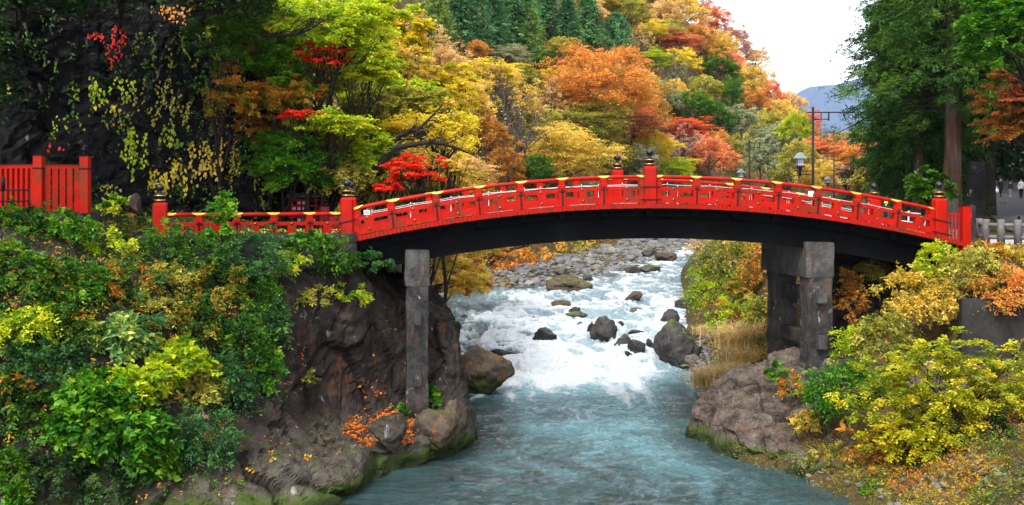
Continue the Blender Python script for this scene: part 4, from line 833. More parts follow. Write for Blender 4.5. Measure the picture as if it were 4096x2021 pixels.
MAP = [
 (338, 26, 112, 70, 57, 'lime', 'tall maple with lime and yellow sprays at the top of the left wood', 201, .19, 90, 16),
 (300, 30, 90, 70, 60, 'lime', 'lime green tree with dark spreading branches at the top left wood', 202, .19, 80, 14),
 (322, 56, 60, 34, 56.4, 'red', 'red orange sprays among the lime maple branches', 203, .15, 40, 5),
 (366, 76, 72, 24, 58, 'lime', 'flat lime green maple spray reaching right in the left wood', 204, .18, 46, 14),
 (418, 92, 64, 22, 66, 'lime', 'yellow lime maple spray in front of the gold hillside trees', 205, .19, 40, 12),
 (385, 100, 90, 60, 68, 'lime', 'tall lime maple behind the lime sprays', 206, .2, 80, 14),
 (400, 66, 70, 40, 72, 'gold', 'gold tree above the yellow lime spray', 226, .21, 70, 12),
 (440, 92, 70, 70, 84, 'yellow', 'yellow maple against the hillside', 207, .24, 90, 14),
 (335, 122, 92, 26, 55, 'lime', 'broad lime maple spray above the votive rack', 208, .17, 60, 14),
 (302, 114, 48, 14, 54.5, 'red', 'dark red flat maple spray on the left wood edge', 209, .13, 26, 6),
 (425, 132, 110, 46, 62, 'yellow', 'old maple with long dark limbs and yellow leaves behind the left of the bridge', 210, .17, 64, 11),
 (418, 168, 60, 30, 56, 'scarlet', 'scarlet maple just behind the left railing', 211, .14, 46, 8),
 (384, 187, 42, 9, 55, 'scarlet', 'low scarlet spray touching the left finial', 212, .14, 16, 10),
 (452, 168, 42, 20, 60, 'gold', 'amber maple spray right of the scarlet maple', 213, .16, 24, 12),
 (325, 160, 110, 60, 60, 'vivid', 'fresh green maple behind the votive rack', 214, .18, 90, 14),
 (362, 172, 70, 46, 58, 'olive', 'yellow green maple behind the left main posts', 215, .17, 60, 14),
 (278, 92, 70, 90, 61, 'olive', 'olive tree between the cliff and the lime maples', 216, .19, 80, 12),
 (262, 50, 80, 80, 60, 'olive', 'olive tree above the cliff edge', 217, .2, 70, 12),
 (458, 266, 70, 56, 78, 'gold', 'amber maple hanging over the water under the bridge', 218, .17, 120, 12),
 (500, 250, 44, 22, 96, 'orange', 'orange maple tip above the gravel bar', 219, .2, 30, 10),
 (250, 18, 96, 66, 57.5, 'lime', 'lime tree at the top edge between cliff and lime maple', 231, .18, 90, 14), (284, 68, 76, 56, 57, 'vivid', 'fresh green tree under the dark spreading branches', 232, .17, 80, 14), (262, 118, 60, 66, 58.5, 'rust', 'rust and green tree at the right shoulder of the cliff', 233, .16, 70, 13), (300, 148, 74, 52, 57, 'vivid', 'green tree left above the votive rack', 234, .16, 80, 14),
 (352, 58, 100, 56, 63, 'lime', 'second lime tree behind the top maple', 235, .19, 100, 14), (372, 14, 84, 46, 68, 'lime', 'yellow lime crown at the top edge beside the hill', 236, .2, 80, 14), (408, 34, 60, 56, 80, 'yellow', 'yellow tree at the top left of the hillside', 237, .24, 70, 13), (380, 132, 96, 54, 65, 'lime', 'lime tree behind the long dark limbs', 238, .18, 90, 14), (442, 132, 66, 56, 82, 'yellow', 'yellow tree behind the amber spray', 239, .22, 80, 14),
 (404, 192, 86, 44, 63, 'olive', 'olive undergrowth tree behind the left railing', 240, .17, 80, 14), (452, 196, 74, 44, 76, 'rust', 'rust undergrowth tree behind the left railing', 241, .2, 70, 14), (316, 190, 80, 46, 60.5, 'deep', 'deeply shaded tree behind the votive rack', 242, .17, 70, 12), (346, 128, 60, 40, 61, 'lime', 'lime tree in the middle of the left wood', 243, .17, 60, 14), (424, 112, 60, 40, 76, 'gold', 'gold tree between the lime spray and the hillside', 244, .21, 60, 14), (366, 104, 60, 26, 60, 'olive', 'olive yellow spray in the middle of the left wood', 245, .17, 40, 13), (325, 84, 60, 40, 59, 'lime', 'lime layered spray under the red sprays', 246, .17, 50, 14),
 (298, 164, 74, 60, 55.6, 'vivid', 'green tree beside the votive rack', 251, .16, 100, 12), (338, 178, 66, 44, 56.5, 'olive', 'olive bush tree right behind the votive rack', 252, .16, 80, 12), (362, 150, 70, 54, 57.5, 'lime', 'lime tree above the left main post', 253, .16, 100, 12), (398, 158, 70, 44, 59.5, 'gold', 'gold sprays behind the long dark limb', 254, .16, 80, 12), (444, 182, 76, 36, 64, 'gold', 'low gold sprays right of the scarlet maple', 255, .17, 70, 12), (330, 142, 76, 44, 58, 'lime', 'yellow green sprays under the broad lime spray', 256, .16, 90, 12), (272, 160, 60, 60, 57.5, 'green', 'dark green growth at the cliff corner', 257, .16, 80, 12), (290, 92, 60, 50, 56.5, 'mixed', 'mixed tree left of the lime layers', 258, .16, 70, 12), (380, 190, 60, 36, 58, 'olive', 'olive growth behind the scarlet spray', 259, .15, 70, 12), (412, 106, 70, 40, 64, 'olive', 'yellow olive tree around the lime spray', 260, .18, 80, 12), (232, 96, 60, 60, 56, 'mixed', 'shaded mixed bush hanging from the cliff shoulder', 261, .15, 60, 11), (222, 40, 70, 60, 55, 'green', 'shaded green tree at the top of the cliff shoulder', 262, .16, 70, 11),
 (446, 256, 50, 40, 70, 'gold', 'amber sprays right of the left pier cap', 263, .15, 70, 11), (476, 282, 40, 28, 80, 'orange', 'trailing orange spray over the left water edge', 264, .17, 40, 10),
 (464, 284, 44, 26, 76, 'gold', 'drooping amber spray above the left water edge', 265, .15, 50, 10),
 (434, 310, 24, 26, 64, 'gold', 'low amber maple spray beside the left pier', 220, .14, 18, 9),
 (480, 244, 60, 26, 92, 'olive', 'olive yellow bush on the far left bank seen under the bridge', 221, .2, 40, 10),
 (540, 238, 40, 12, 118, 'vivid', 'bright green shrub at the head of the gravel bar', 222, .28, 24, 9),
 (400, 280, 40, 40, 60, 'rust', 'rust brown bush behind the left pier', 223, .16, 40, 10),
]
for (u, v, w, h, Y, pal, lab, sd_, s, ncl, ntw) in MAP:
    ft = None
    if v > 225: x = (u - 512) * Y / F - 6; ft = (x, Y + 2, gz(x, Y + 2) - .3)
    maple(u, v, w, h, Y, pal, lab, sd_, s, ncl, ntw, foot=ft, flat=.6 if sd_ > 250 else .45 if h > 38 else .2, limbs=5 if sd_ > 230 or 218 <= sd_ <= 224 else 18 if 'limbs' in lab else 12, r0=.26 if 'limbs' in lab else .13, tv=.2)
# the old maple's great limbs, lying to the right
def limbs_of(name, label, pts, r0, subs, sd_):
    g = R(sd_); P = np.array([at(*p) for p in pts]); o = empty(name, tuple(P[0]), label=label, cat='tree', group='maples on the left bank'); m = MB()
    t = np.linspace(0, len(P) - 1, 26); q = np.stack([np.interp(t, np.arange(len(P)), P[:, k]) for k in range(3)], 1); q[1:-1] = .25 * q[:-2] + .5 * q[1:-1] + .25 * q[2:]
    m.tube(q - P[0], np.linspace(r0, .03, 26), 8, False)
    for _ in range(subs):
        i = int(g.integers(8, 25)); L = (1.2 + 1.8 * g.random()) * (1 - i / 40); d = nrm(np.array([.9, g.normal() * .5, .25 + g.normal() * .45])); b = limb(m, q[i] - P[0], q[i] - P[0] + d * L, .06 * (1 - i / 34), .012, g, 5, .14, 7)
        for _ in range(3): j = int(g.integers(2, 6)); limb(m, b[j], b[j] + nrm(d + unit(g, 1)[0] * .7) * L * .45, .022, .006, g, 4, .12, 5)
    m.build('branch', m_bark, o); return o
limbs_of('maple_limb', 'long dark bare limb sweeping right above the scarlet maple', [(352, 205, 58), (366, 188, 57.5), (376, 170, 57), (385, 158, 57), (394, 148, 57), (410, 145, 57), (432, 142, 57.5), (455, 147, 58), (478, 157, 58.5)], .3, 22, 301)
limbs_of('maple_limb', 'forked upper limb above the long sweeping one', [(372, 176, 58), (384, 160, 58), (392, 142, 58), (402, 134, 58), (418, 130, 58.5), (430, 118, 59), (438, 110, 59)], .22, 16, 302)
limbs_of('maple_limb', 'dark branches reaching right at the top of the left wood', [(225, 40, 57), (255, 35, 56), (285, 36, 55.5), (305, 32, 55.5), (325, 20, 55.5)], .16, 18, 303)
limbs_of('maple_limb', 'thin grey branch crossing the dark cliff at the top', [(30, 12, 50), (60, 16, 50), (90, 15, 50.5), (130, 24, 51), (180, 20, 52), (225, 8, 53)], .07, 14, 304)

# ------------------------------------------------------------------ the great cedars on the right
def cedar(u, Y, zfoot, r, Ht, zlow, zhigh, pal, label, sd_, n=110, len0=5.5, s=.24, left=.0, zmaxdetail=26, per=4, bark=None, name='cedar_tree', tw=24):
    g = R(sd_); x = (u - 512) * Y / F; o = empty(name, (x, Y, zfoot), label=label, cat='tree', group='cedars beside the road'); m = MB(); w = MB()
    zz = np.linspace(-.5, Ht, 14); w.tube(np.stack([.12 * np.sin(zz * .3), 0 * zz, zz], -1), r * np.r_[1.5, 1.15, np.linspace(1, .45, 12)], 14, False); link('trunk', w.data('trunk', bark or m_cedarbark), o)
    sets = []
    for i in range(n):
        z = zlow + (zhigh - zlow) * ((i + g.random()) / n); az = g.random() * 6.283
        d = np.array([math.cos(az), math.sin(az), 0.]); L = len0 * (.55 + .6 * g.random()) * (1 + left * max(0, -d[0])) * (1 - .35 * (z - zlow) / max(1, Ht - zlow)); a = np.array([0, 0, z]); b = a + d * L + [0, 0, -.12 * L + g.normal() * .5]
        q = limb(m, a, b, .09, .02, g, 5, .07, 7, .16)
        for k in range(per):
            f = .35 + .65 * (k + g.random()) / per; i0 = min(5, int(f * 6)); c = q[i0] + (q[i0 + 1] - q[i0]) * (f * 6 - i0) + g.normal(size=3) * .3
            lt = .5 + g.normal() * .14; rr = .45 + .45 * g.random()
            O = c + g.normal(size=(tw, 3)) * rr * np.array([.5, .5, .3]); D = unit(g, tw) * [1, 1, .6] + d * .5 + [0, 0, .25]
            sets.append(spray(g, O, D, rr * (.5 + .5 * g.random(tw)), 8, s, .45, .6, .7, tint=lt, droop=.45))
    link('branches', m.data('branches', m_bark), o); c = link('crown', leaf_data('crown', cat(sets), PAL[pal], .3, 'dia'), o); c['kind'] = 'stuff'; return o
cedar(951, 66, 9.4, .47, 30, 6.5, 17, 'cedar', 'great cedar with a bare red brown trunk beside the right bridge end', 401, 130, 5., .2, .36)
cedar(922, 76, 9.6, .4, 24, .6, 17, 'cedar', 'dense dark green cedar with foliage down to the road behind the lamp post', 402, 150, 3.6, .27, .1)
cedar(925, 84, 10, .5, 30, 2, 20, 'deep', 'shaded cedar behind the great one', 403, 120, 5., .3, bark=m_bark)  # from here darker leaves and bark put the wood's shade into the colour
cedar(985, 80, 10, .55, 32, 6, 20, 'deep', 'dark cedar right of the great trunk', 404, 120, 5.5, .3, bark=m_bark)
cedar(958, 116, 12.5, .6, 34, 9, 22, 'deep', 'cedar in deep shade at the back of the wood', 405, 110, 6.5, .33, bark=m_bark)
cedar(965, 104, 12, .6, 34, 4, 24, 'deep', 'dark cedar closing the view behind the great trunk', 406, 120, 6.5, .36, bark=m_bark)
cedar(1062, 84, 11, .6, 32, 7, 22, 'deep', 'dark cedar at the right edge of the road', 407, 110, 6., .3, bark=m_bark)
cedar(917, 72, 9.4, .3, 26, 4, 20, 'cedar', 'slim cedar whose left branches stand against the sky', 408, 110, 2.9, .23, .25, per=4)
for k, (u, Y, lab) in enumerate([(940, 118, 'first dark conifer in the shaded wood behind the cedars'), (985, 128, 'second dark conifer in the shaded wood behind the cedars'), (968, 140, 'dark conifer deep in the wood between two trunks'), (1040, 118, 'dark conifer beyond the right edge of the road'), (1075, 105, 'dark conifer at the far right of the wood'), (920, 108, 'dark conifer left in the shaded wood'), (1010, 150, 'dark conifer at the end of the uphill road')]):
    tree(u, 60 if Y < 125 else 90, 110, 300 if Y < 125 else 220, 'H', 'deep', lab, Y=Y, group='dark conifers behind the cedars')  # near-black leaves, the shade of the wood put into their colour
maple(1000, 32, 84, 84, 54, 'vivid', 'bright green tree at the top right corner', 411, .2, 100, 14, foot=(30, 54, 9), flat=.6, group='trees beside the right road', shell=.5)
maple(1008, 112, 66, 96, 56, 'rust', 'rust and red maple hanging over the uphill road at the right edge', 412, .17, 90, 12, foot=(32, 57, 9), flat=.35, group='trees beside the right road', tv=.22)
maple(1018, 96, 46, 46, 55, 'salmon', 'salmon red maple sprays at the right edge', 413, .17, 40, 12, foot=(31, 55, 9), group='trees beside the right road')
maple(930, 190, 50, 40, 62, 'green', 'low green tree under the great cedar', 414, .2, 50, 12, foot=(22.5, 62, 9), flat=.6, group='trees beside the right road')
# trees on top of the dark cliff: they overhang and shade it
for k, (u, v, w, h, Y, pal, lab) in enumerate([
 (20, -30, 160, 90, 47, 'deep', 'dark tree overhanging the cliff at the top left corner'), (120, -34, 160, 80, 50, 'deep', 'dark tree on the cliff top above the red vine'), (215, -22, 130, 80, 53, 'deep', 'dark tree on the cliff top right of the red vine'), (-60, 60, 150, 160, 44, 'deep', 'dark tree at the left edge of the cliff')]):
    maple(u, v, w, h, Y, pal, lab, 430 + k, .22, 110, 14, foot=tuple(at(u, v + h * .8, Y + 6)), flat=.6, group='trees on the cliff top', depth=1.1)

# ------------------------------------------------------------------ railings and fences by the bridge ends
def rail_run(o, L, zt, zm, zb, n, posts=True, red=None):
    red = red or m_red_old; step = L / n
    for i in range(n):
        x0, x1 = i * step, (i + 1) * step
        MB().tube([(x0, 0, zt), (x1, 0, zt)], .077, 12).build('handrail', red, o)
        r = MB().box((x0 + .002, -.11, zm - .075), (x1 - .002, .11, zm + .075), .012).build('middle_rail', red, o)
        xm = (x0 + x1) / 2; MB().box((xm - .17, -.13, zb), (xm + .17, .13, zm - .077), .012).build('strut', red, o)
        link('boss', boss, r, (xm, -.112, zm), (math.pi / 2, 0, 0))
        if i: MB().box((x0 - .16, -.14, zb), (x0 + .16, .14, zt - .2), .03).box((x0 - .125, -.12, zt - .198), (x0 + .125, .12, zt - .06), .01).build('rail_post', red, o); st = MB().box((x0 - .03, -.16, zb + .02), (x0 + .03, -.142, zm + .1)).box((x0 - .12, -.165, zm - .02), (x0 + .12, -.1605, zm + .045)); st.build('cross_strap', m_iron, o)
        if i: link('gold_cap', capd, o, (x0, 0, zt))
    link('gold_cap', capd, o, (.36, 0, zt)); link('gold_cap', capd, o, (L - .38, 0, zt))
A, B = np.array([-6.95, 46.2]), np.array([-13.74, 43.5]); Lr = np.linalg.norm(A - B); an = math.atan2(*(A - B)[::-1])
ar = empty('approach_railing', (B[0], B[1], 0), (0, 0, an), label='low red approach railing with gilt caps left of the arched bridge', cat='railing', group='approach railings')
main_post(ar, 0, 0, 9.0, 10.6, .54, m_red_old); rail_run(ar, Lr, 10.11, 9.73, 9.3, 5)
C2, D2 = np.array([-7.65, 52.8]), np.array([-9.6, 57.]); an2 = math.atan2(*(D2 - C2)[::-1]); L2 = np.linalg.norm(D2 - C2)
fr = empty('approach_railing', (C2[0], C2[1], 0), (0, 0, an2), label='dark red railing and finial post behind the votive rack', cat='railing', group='approach railings')
main_post(fr, L2, 0, 8.6, 10.36, .5, m_darkred); rail_run(fr, L2, 10., 9.6, 9.1, 3, red=m_darkred)
# stone plinth under the approach railing
pn = empty('stone_plinth', (B[0], B[1], 0), (0, 0, an), label='mossy stone block plinth under the low approach railing', cat='stone plinth')
g = R(5)
for row, (za, zb) in enumerate(((8.92, 9.295), (8.45, 8.915), (7.9, 8.445))):
    x = -.9 + row * .35
    while x < Lr + .35:
        w = .75 + .5 * g.random(); MB().rbox((x, -.5 - .04 * g.random(), za), (min(x + w, Lr + .4) + .012, .9, zb + .01), .05, .025, x, .2).build('block', m_conc, pn); x += w
# far side: the second fence on the left, square pickets
def picket_fence(name, pts, zb, zt, label, n, pw, mat, postw=.34):
    o = empty(name, (pts[0][0], pts[0][1], 0), label=label, cat='fence'); p0 = np.array(pts[0])
    for k, p in enumerate(pts):
        p = np.array(p) - p0; ps = MB().box((p[0] - postw / 2, p[1] - postw / 2, zb), (p[0] + postw / 2, p[1] + postw / 2, zt), .02).build('post', mat, o)
        MB().box((p[0] - postw / 2 - .01, p[1] - postw / 2 - .01, zt), (p[0] + postw / 2 + .01, p[1] + postw / 2 + .01, zt + .03)).build('post_cap', m_iron, ps)
        MB().box((p[0] - postw / 2 - .012, p[1] - postw / 2 - .012, zt - .5), (p[0] + postw / 2 + .012, p[1] + postw / 2 + .012, zt - .44)).build('iron_band', m_iron, ps)
    for k in range(len(pts) - 1):
        a, b = np.array(pts[k]) - p0, np.array(pts[k + 1]) - p0; L = np.linalg.norm(b - a); an = math.atan2(b[1] - a[1], b[0] - a[0]); c, s_ = math.cos(an), math.sin(an); Rm = [[c, -s_, 0], [s_, c, 0], [0, 0, 1]]; m = (a + b) / 2
        for z0, z1, y in ((zt - .46, zt - .32, .05), (zt - .32, zt - .29, .08)): MB().box((m[0] - L / 2 + postw / 2 - .02, m[1] - y, z0), (m[0] + L / 2 - postw / 2 + .02, m[1] + y, z1), 0, 0, Rm).build('rail', mat if y < .07 else m_iron, o)
        for z in (zt - .86, zt - 1.28): MB().box((m[0] - L / 2 + .1, m[1] + .06, z), (m[0] + L / 2 - .1, m[1] + .12, z + .13), 0, 0, Rm).build('rail', mat, o)
        nn = n[k]; w = pw[k]
        for i in range(nn):
            f = (i + .5) / nn; q = a + (b - a) * (postw / 2 / L + f * (1 - postw / L)); MB().box((q[0] - w / 2, q[1] - .1, zb + .04), (q[0] + w / 2, q[1] + .055, zt - .462), 0, 0, Rm, (q[0], q[1], 0)).build('picket', mat, o)
    return o
P1, P2, P0 = at(39, 0, 42)[:2], at(85.3, 0, 42.7)[:2], at(-55, 0, 43.6)[:2]
picket_fence('picket_fence', [tuple(P2), tuple(P1), tuple(P0)], 10.2, 12.36, 'tall red picket fence at the left edge against the dark cliff', (5, 17), (.2, .12), m_red_old)
MB_ = MB().box((-19.5, 41.85, 9.9), (-16.2, 43.8, 10.21), .03); tag(MB_.build('fence_footing', m_conc), 'low concrete footing under the tall red picket fence', 'footing')
q = at(3, 0, 41); mr = empty('metal_railing', (q[0], 41, 10.2), label='thin black metal railing in front of the red picket fence', cat='railing')
MB().tube([(0, 0, 0), (0, 0, .9)], .03, 8).build('post', m_iron, mr); MB().tube([(0, 0, .85), (0, 0, 1.36)], .075, 12).build('post_sleeve', m_iron, mr); MB().tube([(.98, 0, 0), (.98, 0, .9)], .025, 8).build('post', m_iron, mr)
for z in (.06, .46, .87): MB().tube([(-.6, 0, z), (1.0, 0, z)], .028, 8).build('bar', m_iron, mr)

# ------------------------------------------------------------------ votive rack
r0 = at(304, 0, 58.5); rk = empty('votive_rack', (r0[0], 58.5, 8.95), (0, 0, .05), label='small red rack with dark roof hung with pink votive plaques', cat='rack')
for x in (-.62, .62): MB().box((x - .05, -.05, 0), (x + .05, .05, 1.85)).build('post', m_red, rk)
for z in (.75, 1.05, 1.35, 1.65): MB().box((-.78, -.03 - .015, z), (.78, .03, z + .085)).build('rail', m_red, rk)
MB().add([(-.85, -.28, 1.84), (.85, -.28, 1.84), (.85, 0, 2.0), (-.85, 0, 2.0), (-.85, .28, 1.84), (.85, .28, 1.84), (-.85, -.28, 1.9), (.85, -.28, 1.9), (.85, 0, 2.07), (-.85, 0, 2.07), (-.85, .28, 1.9), (.85, .28, 1.9)], [(0, 1, 2, 3), (3, 2, 5, 4), (6, 7, 8, 9), (9, 8, 11, 10), (0, 1, 7, 6), (4, 5, 11, 10), (0, 3, 9, 6), (3, 4, 10, 9), (1, 2, 8, 7), (2, 5, 11, 8)]).build('roof', m_copper if 0 else plain('grey roof board', (.09, .1, .1, 1), .6), rk)
m_plq = plain('pink votive board', (.72, .38, .5, 1), .6, 0, .3, .25)
g = R(9)
for z in (.58, .88, 1.18, 1.48):
    for x in (-.5, -.25, .0, .22, .5):
        if g.random() < .72: MB().add([(x - .085, -.06, z), (x + .085, -.06, z), (x + .085, -.06, z + .12), (x, -.06, z + .16), (x - .085, -.06, z + .12), (x - .085, -.045, z), (x + .085, -.045, z), (x + .085, -.045, z + .12), (x, -.045, z + .16), (x - .085, -.045, z + .12)], [(0, 1, 2, 3, 4), (9, 8, 7, 6, 5), (0, 5, 6, 1), (1, 6, 7, 2), (2, 7, 8, 3), (3, 8, 9, 4), (4, 9, 5, 0)]).build('votive_plaque', m_plq, rk)

# ------------------------------------------------------------------ things on the bridge deck
bw = lambda x, y: (BX + x * math.cos(BA) - y * math.sin(BA), BY + x * math.sin(BA) + y * math.cos(BA))
std = MB().lathe([(0, 0), (.1, 0), (.1, .015), (.011, .03), (.011, .85), (.024, .86), (.028, .88), (.016, .9), (0, .905)], n=8).data('rope_stanchion', m_steel)
for y, lab in ((.62, 'thin steel stanchion on the deck along the near railing'), (WB - .62, 'thin steel stanchion on the deck along the far railing')):
    xs_ = [-11.9, -10.1, -8.2, -6.4, -4.7, -2.9, -1.1, .9, 2.8, 4.7, 6.4, 8.3, 10.1, 12.]
    for x in xs_: a, b = bw(x, y); tag(link('rope_stanchion', std, None, (a, b, dz(x) + .013)), lab, 'stanchion', 'rope stanchions on the bridge')
    P = []
    for x0, x1 in zip(xs_[:-1], xs_[1:]):
        for t in np.linspace(0, 1, 7)[:-1]: x = x0 + (x1 - x0) * t; a, b = bw(x, y); P.append((a, b, dz(x) + .84 - .1 * t * (1 - t)))
    tag(MB().tube(P, .009, 5, False).build('sheen_rope', m_white), 'white rope for the sky sheen along the ' + ('near' if y < 3 else 'far') + ' railing of the bridge', 'rope', 'sheen ropes on the bridge')  # set low so its white stands in for sky sheen on rail tops
def sign(x, y, w, h, label, stand=True):
    a, b = bw(x, y); o = empty('notice_sign', (a, b, dz(x) + .013), (0, 0, BA), label=label, cat='sign', group='small white notices')
    MB().box((-w / 2, -.01, .78), (w / 2, .01, .78 + h)).build('board', m_white, o)
    for k, z in enumerate((.72, .52, .32)):
        for j in range(4): MB().box((-w * .36 + j * w * .19, -.0125, .78 + h * z - .012), (-w * .36 + j * w * .19 + w * .13, -.0105, .78 + h * z + .012)).build('lettering', m_iron, o)
    MB().tube([(0, .025, 0), (0, .025, .78 + h + .03)], .014, 6).build('post', m_steel, o); return o
sign(-12.1, .75, .27, .2, 'small white notice on a post at the left end of the bridge'); sign(7.62, 1., .36, .26, 'small white notice seen through the right part of the railing')

# ------------------------------------------------------------------ lamp posts along the riverside road
def lantern(o, x, z, s=1.):
    b = MB().box((x - .27 * s, -.27 * s, z), (x + .27 * s, .27 * s, z + .05)).box((x - .22 * s, -.22 * s, z + .05), (x + .22 * s, .22 * s, z + .48), 0)
    L = b.build('lantern', m_lamp, o)
    for i in range(3):
        for j in range(2): xa = x - .19 * s + i * .13 * s; za = z + .1 + j * .18; MB().box((xa, -.226 * s, za), (xa + .11 * s, -.2225 * s, za + .15)).build('pane', m_paper, L)
    for j in range(2):
        for i in range(3): ya = -.19 * s + i * .13 * s; za = z + .1 + j * .18; MB().box((x - .226 * s, ya, za), (x - .2225 * s, ya + .11 * s, za + .15)).build('pane', m_paper, L)
    zz = z + .48; e = .36 * s
    MB().add([(x - e, -e, zz - .02), (x + e, -e, zz - .02), (x + e, e, zz - .02), (x - e, e, zz - .02), (x, -e, zz + .26), (x, e, zz + .26), (x - e, -e, zz + .03), (x + e, -e, zz + .03), (x + e, e, zz + .03), (x - e, e, zz + .03), (x, -e, zz + .31), (x, e, zz + .31)],
             [(0, 3, 5, 4), (1, 4, 5, 2), (6, 10, 11, 9), (7, 8, 11, 10), (0, 4, 10, 6), (4, 1, 7, 10), (3, 9, 11, 5), (5, 11, 8, 2), (0, 6, 9, 3), (1, 2, 8, 7), (0, 4, 1), (3, 2, 5)]).build('lantern_roof', m_copper, L)
def lamp(u, vt, Y, d, label, lan=True, arm=1.65):
    x = (u - 512) * Y / F; zb = gz(x, Y) - .1; zt = CZ - (vt - V0) * Y / F; h = zt - zb
    o = empty('street_lamp', (x, Y, zb), label=label, cat='street lamp', group='lamp posts along the riverside road')
    MB().tube([(0, 0, 0), (0, 0, h)], .065, 10).build('pole', m_lamp, o); MB().tube([(0, 0, 0), (0, 0, h * .42)], .085, 10).build('pole_sleeve', m_lamp, o)
    MB().box((min(-d * .3, d * arm), -.03, h - .31), (max(-d * .3, d * arm), .03, h - .25)).build('arm', m_lamp, o)
    MB().box((min(d * .05, d * .85), -.025, h - .66), (max(d * .05, d * .85), .025, h - .61)).box((d * .82 - .03, -.03, h - .72), (d * .82 + .03, .03, h - .31)).box((d * .42 - .02, -.02, h - .61), (d * .42 + .02, .02, h - .31)).build('brace', m_lamp, o)
    MB().box((min(d * arm, d * (arm + .5)), -.07, h - .33), (max(d * arm, d * (arm + .5)), .07, h - .26), .01).build('lamp_head', m_lamp, o)
    if lan:
        zl = h - 3.35; MB().box((-1.0, -.025, zl), (0, .025, zl + .05)).box((-.7, -.025, zl - .2), (0, .025, zl - .15)).box((-.36, -.02, zl - .15), (-.33, .02, zl)).build('bracket', m_lamp, o)
        MB().tube([(-.68, 0, zl - .28), (-.68, 0, zl + .05), (-.68, 0, zl + .2)], [.06, .07, .14], 8).build('lantern_stem', m_lamp, o); lantern(o, -.68, zl + .2, .82)
lamp(813, 107, 58, 1, 'nearest tall dark lamp post with a roofed lantern, behind the right half of the bridge')
lamp(749.5, 139.5, 90, 1, 'distant lamp post with roofed lantern behind the middle right of the railing')
lamp(834, 154.5, 120, 1, 'farthest lamp post with roofed lantern in front of the mauve trees')
lamp(907, 124, 71, -1, 'tall lamp post with its arm to the left in front of the dense cedar', False)
lamp(885, 145, 96, -1, 'lamp post half hidden by the cedar foliage', False)

# ------------------------------------------------------------------ right end of the bridge: gate, log fence, walls, road, people
gp = at(965, 0, 49.6); gt = empty('gate_fence', (gp[0], 49.6, 0), (0, 0, BA), label='red gate and square posts closing the right end of the bridge', cat='gate')
for x, y, w, zt in ((0, 0, .38, 10.4), (-.42, 1.2, .2, 10.45), (-.8, 1.0, .2, 10.45), (-1.35, .7, .2, 10.3)):
    p = MB().box((x - w / 2, y - w / 2, 8.45), (x + w / 2, y + w / 2, zt), .015).build('post', m_red, gt); MB().box((x - w / 2 - .01, y - w / 2 - .01, zt), (x + w / 2 + .01, y + w / 2 + .01, zt + .04)).build('post_cap', m_iron, p)
MB().box((-.26, -.26, 8.3), (.26, .26, 8.62), .02).build('post_base', m_red, gt)
MB().box((-1.0, .02, 10.0), (-.19, .1, 10.1)).build('rail', m_red, gt); MB().box((-1.0, .02, 8.85), (-.19, .1, 8.97)).build('rail', m_darkred, gt)
for k in range(5): MB().box((-.98 + k * .165, .03, 8.97), (-.98 + k * .165 + .1, .09, 10.0)).build('picket', m_darkred, gt)
lf = empty('log_fence', (0, 0, 0), label='low fence of grey log-shaped posts and rails at the right edge', cat='fence')
pts = [at(979.5, 0, 52.5), at(986, 0, 50.5), at(1001, 0, 50), at(1018, 0, 49.6), at(1036, 0, 49.2)]
for p in pts: MB().lathe([(0, 0), (.17, 0), (.17, 1.2), (.15, 1.25), (0, 1.26)], (p[0], p[1], 8.55), 12).build('post', m_logc, lf)
for a, b in zip(pts[:-1], pts[1:]):
    for z in (9.0, 9.55): MB().tube([(a[0], a[1], z), (b[0], b[1], z)], .095, 10).build('rail', m_logc, lf)
p = at(971, 0, 52); tag(MB().box((-.17, -.17, 0), (.17, .17, 1.85), .03).add([(-.17, -.17, 1.85), (.17, -.17, 1.85), (.17, .17, 1.85), (-.17, .17, 1.85), (0, 0, 1.97)], [(0, 1, 4), (1, 2, 4), (2, 3, 4), (3, 0, 4)]).build('stone_post', m_pier, None, (p[0], p[1], 8.5)), 'square grey stone post beside the red gate', 'stone post')
p = at(1019, 0, 62); tag(MB().lathe([(0, 0), (.07, 0), (.07, .75), (.05, .8), (0, .82)], n=12).build('bollard', m_iron, None, (p[0], p[1], gz(p[0], p[1]))), 'small black bollard on the uphill road', 'bollard')
def strip(name, path, w, mat, lift):
    P = np.array(path, float); t = np.linspace(0, len(P) - 1, 90); q = np.stack([np.interp(t, np.arange(len(P)), P[:, k]) for k in (0, 1)], 1); d = nrm(np.gradient(q, axis=0)); n_ = np.stack([d[:, 1], -d[:, 0]], 1)
    V = np.concatenate([[np.r_[c + s_ * w / 2 * e, 0] for s_ in np.linspace(-1, 1, 13)] for c, e in zip(q, n_)]); V[:, 2] = np.maximum(GZ(V[:, 0], V[:, 1]), 8.6) + lift
    return tag(mk(name, V, grid_faces(90, 13), mat, smooth=True), kind='structure')
strip('road', [(29, 52), (31.6, 60), (37.5, 75), (46, 98), (55, 124), (65, 152), (76, 182)], 9, m_asph, .07)
strip('riverside_road', [(21, 53), (22, 66), (26, 92), (31, 120), (37, 150)], 6.5, m_pave, .05)
strip('footway', [(23, 50.6), (24, 53.5), (25, 57)], 3.2, m_pave, .055)
sp_ = empty('stone_steps', (0, 0, 0), label='stone steps darkened as in shade climbing beside the uphill road', cat='steps')
for k in range(20): a = at(979.5, 0, 55 + k * .42); MB().box((a[0] - .5, a[1], 8.6), (a[0] + .32, a[1] + .5, 9.0 + k * .2), .01).build('step', m_dark, sp_)  # shade over the steps put into their near-black rock colour
wr = empty('white_guardrail', (0, 0, 0), label='white pipe guardrail along the riverside road behind the bridge', cat='guardrail')
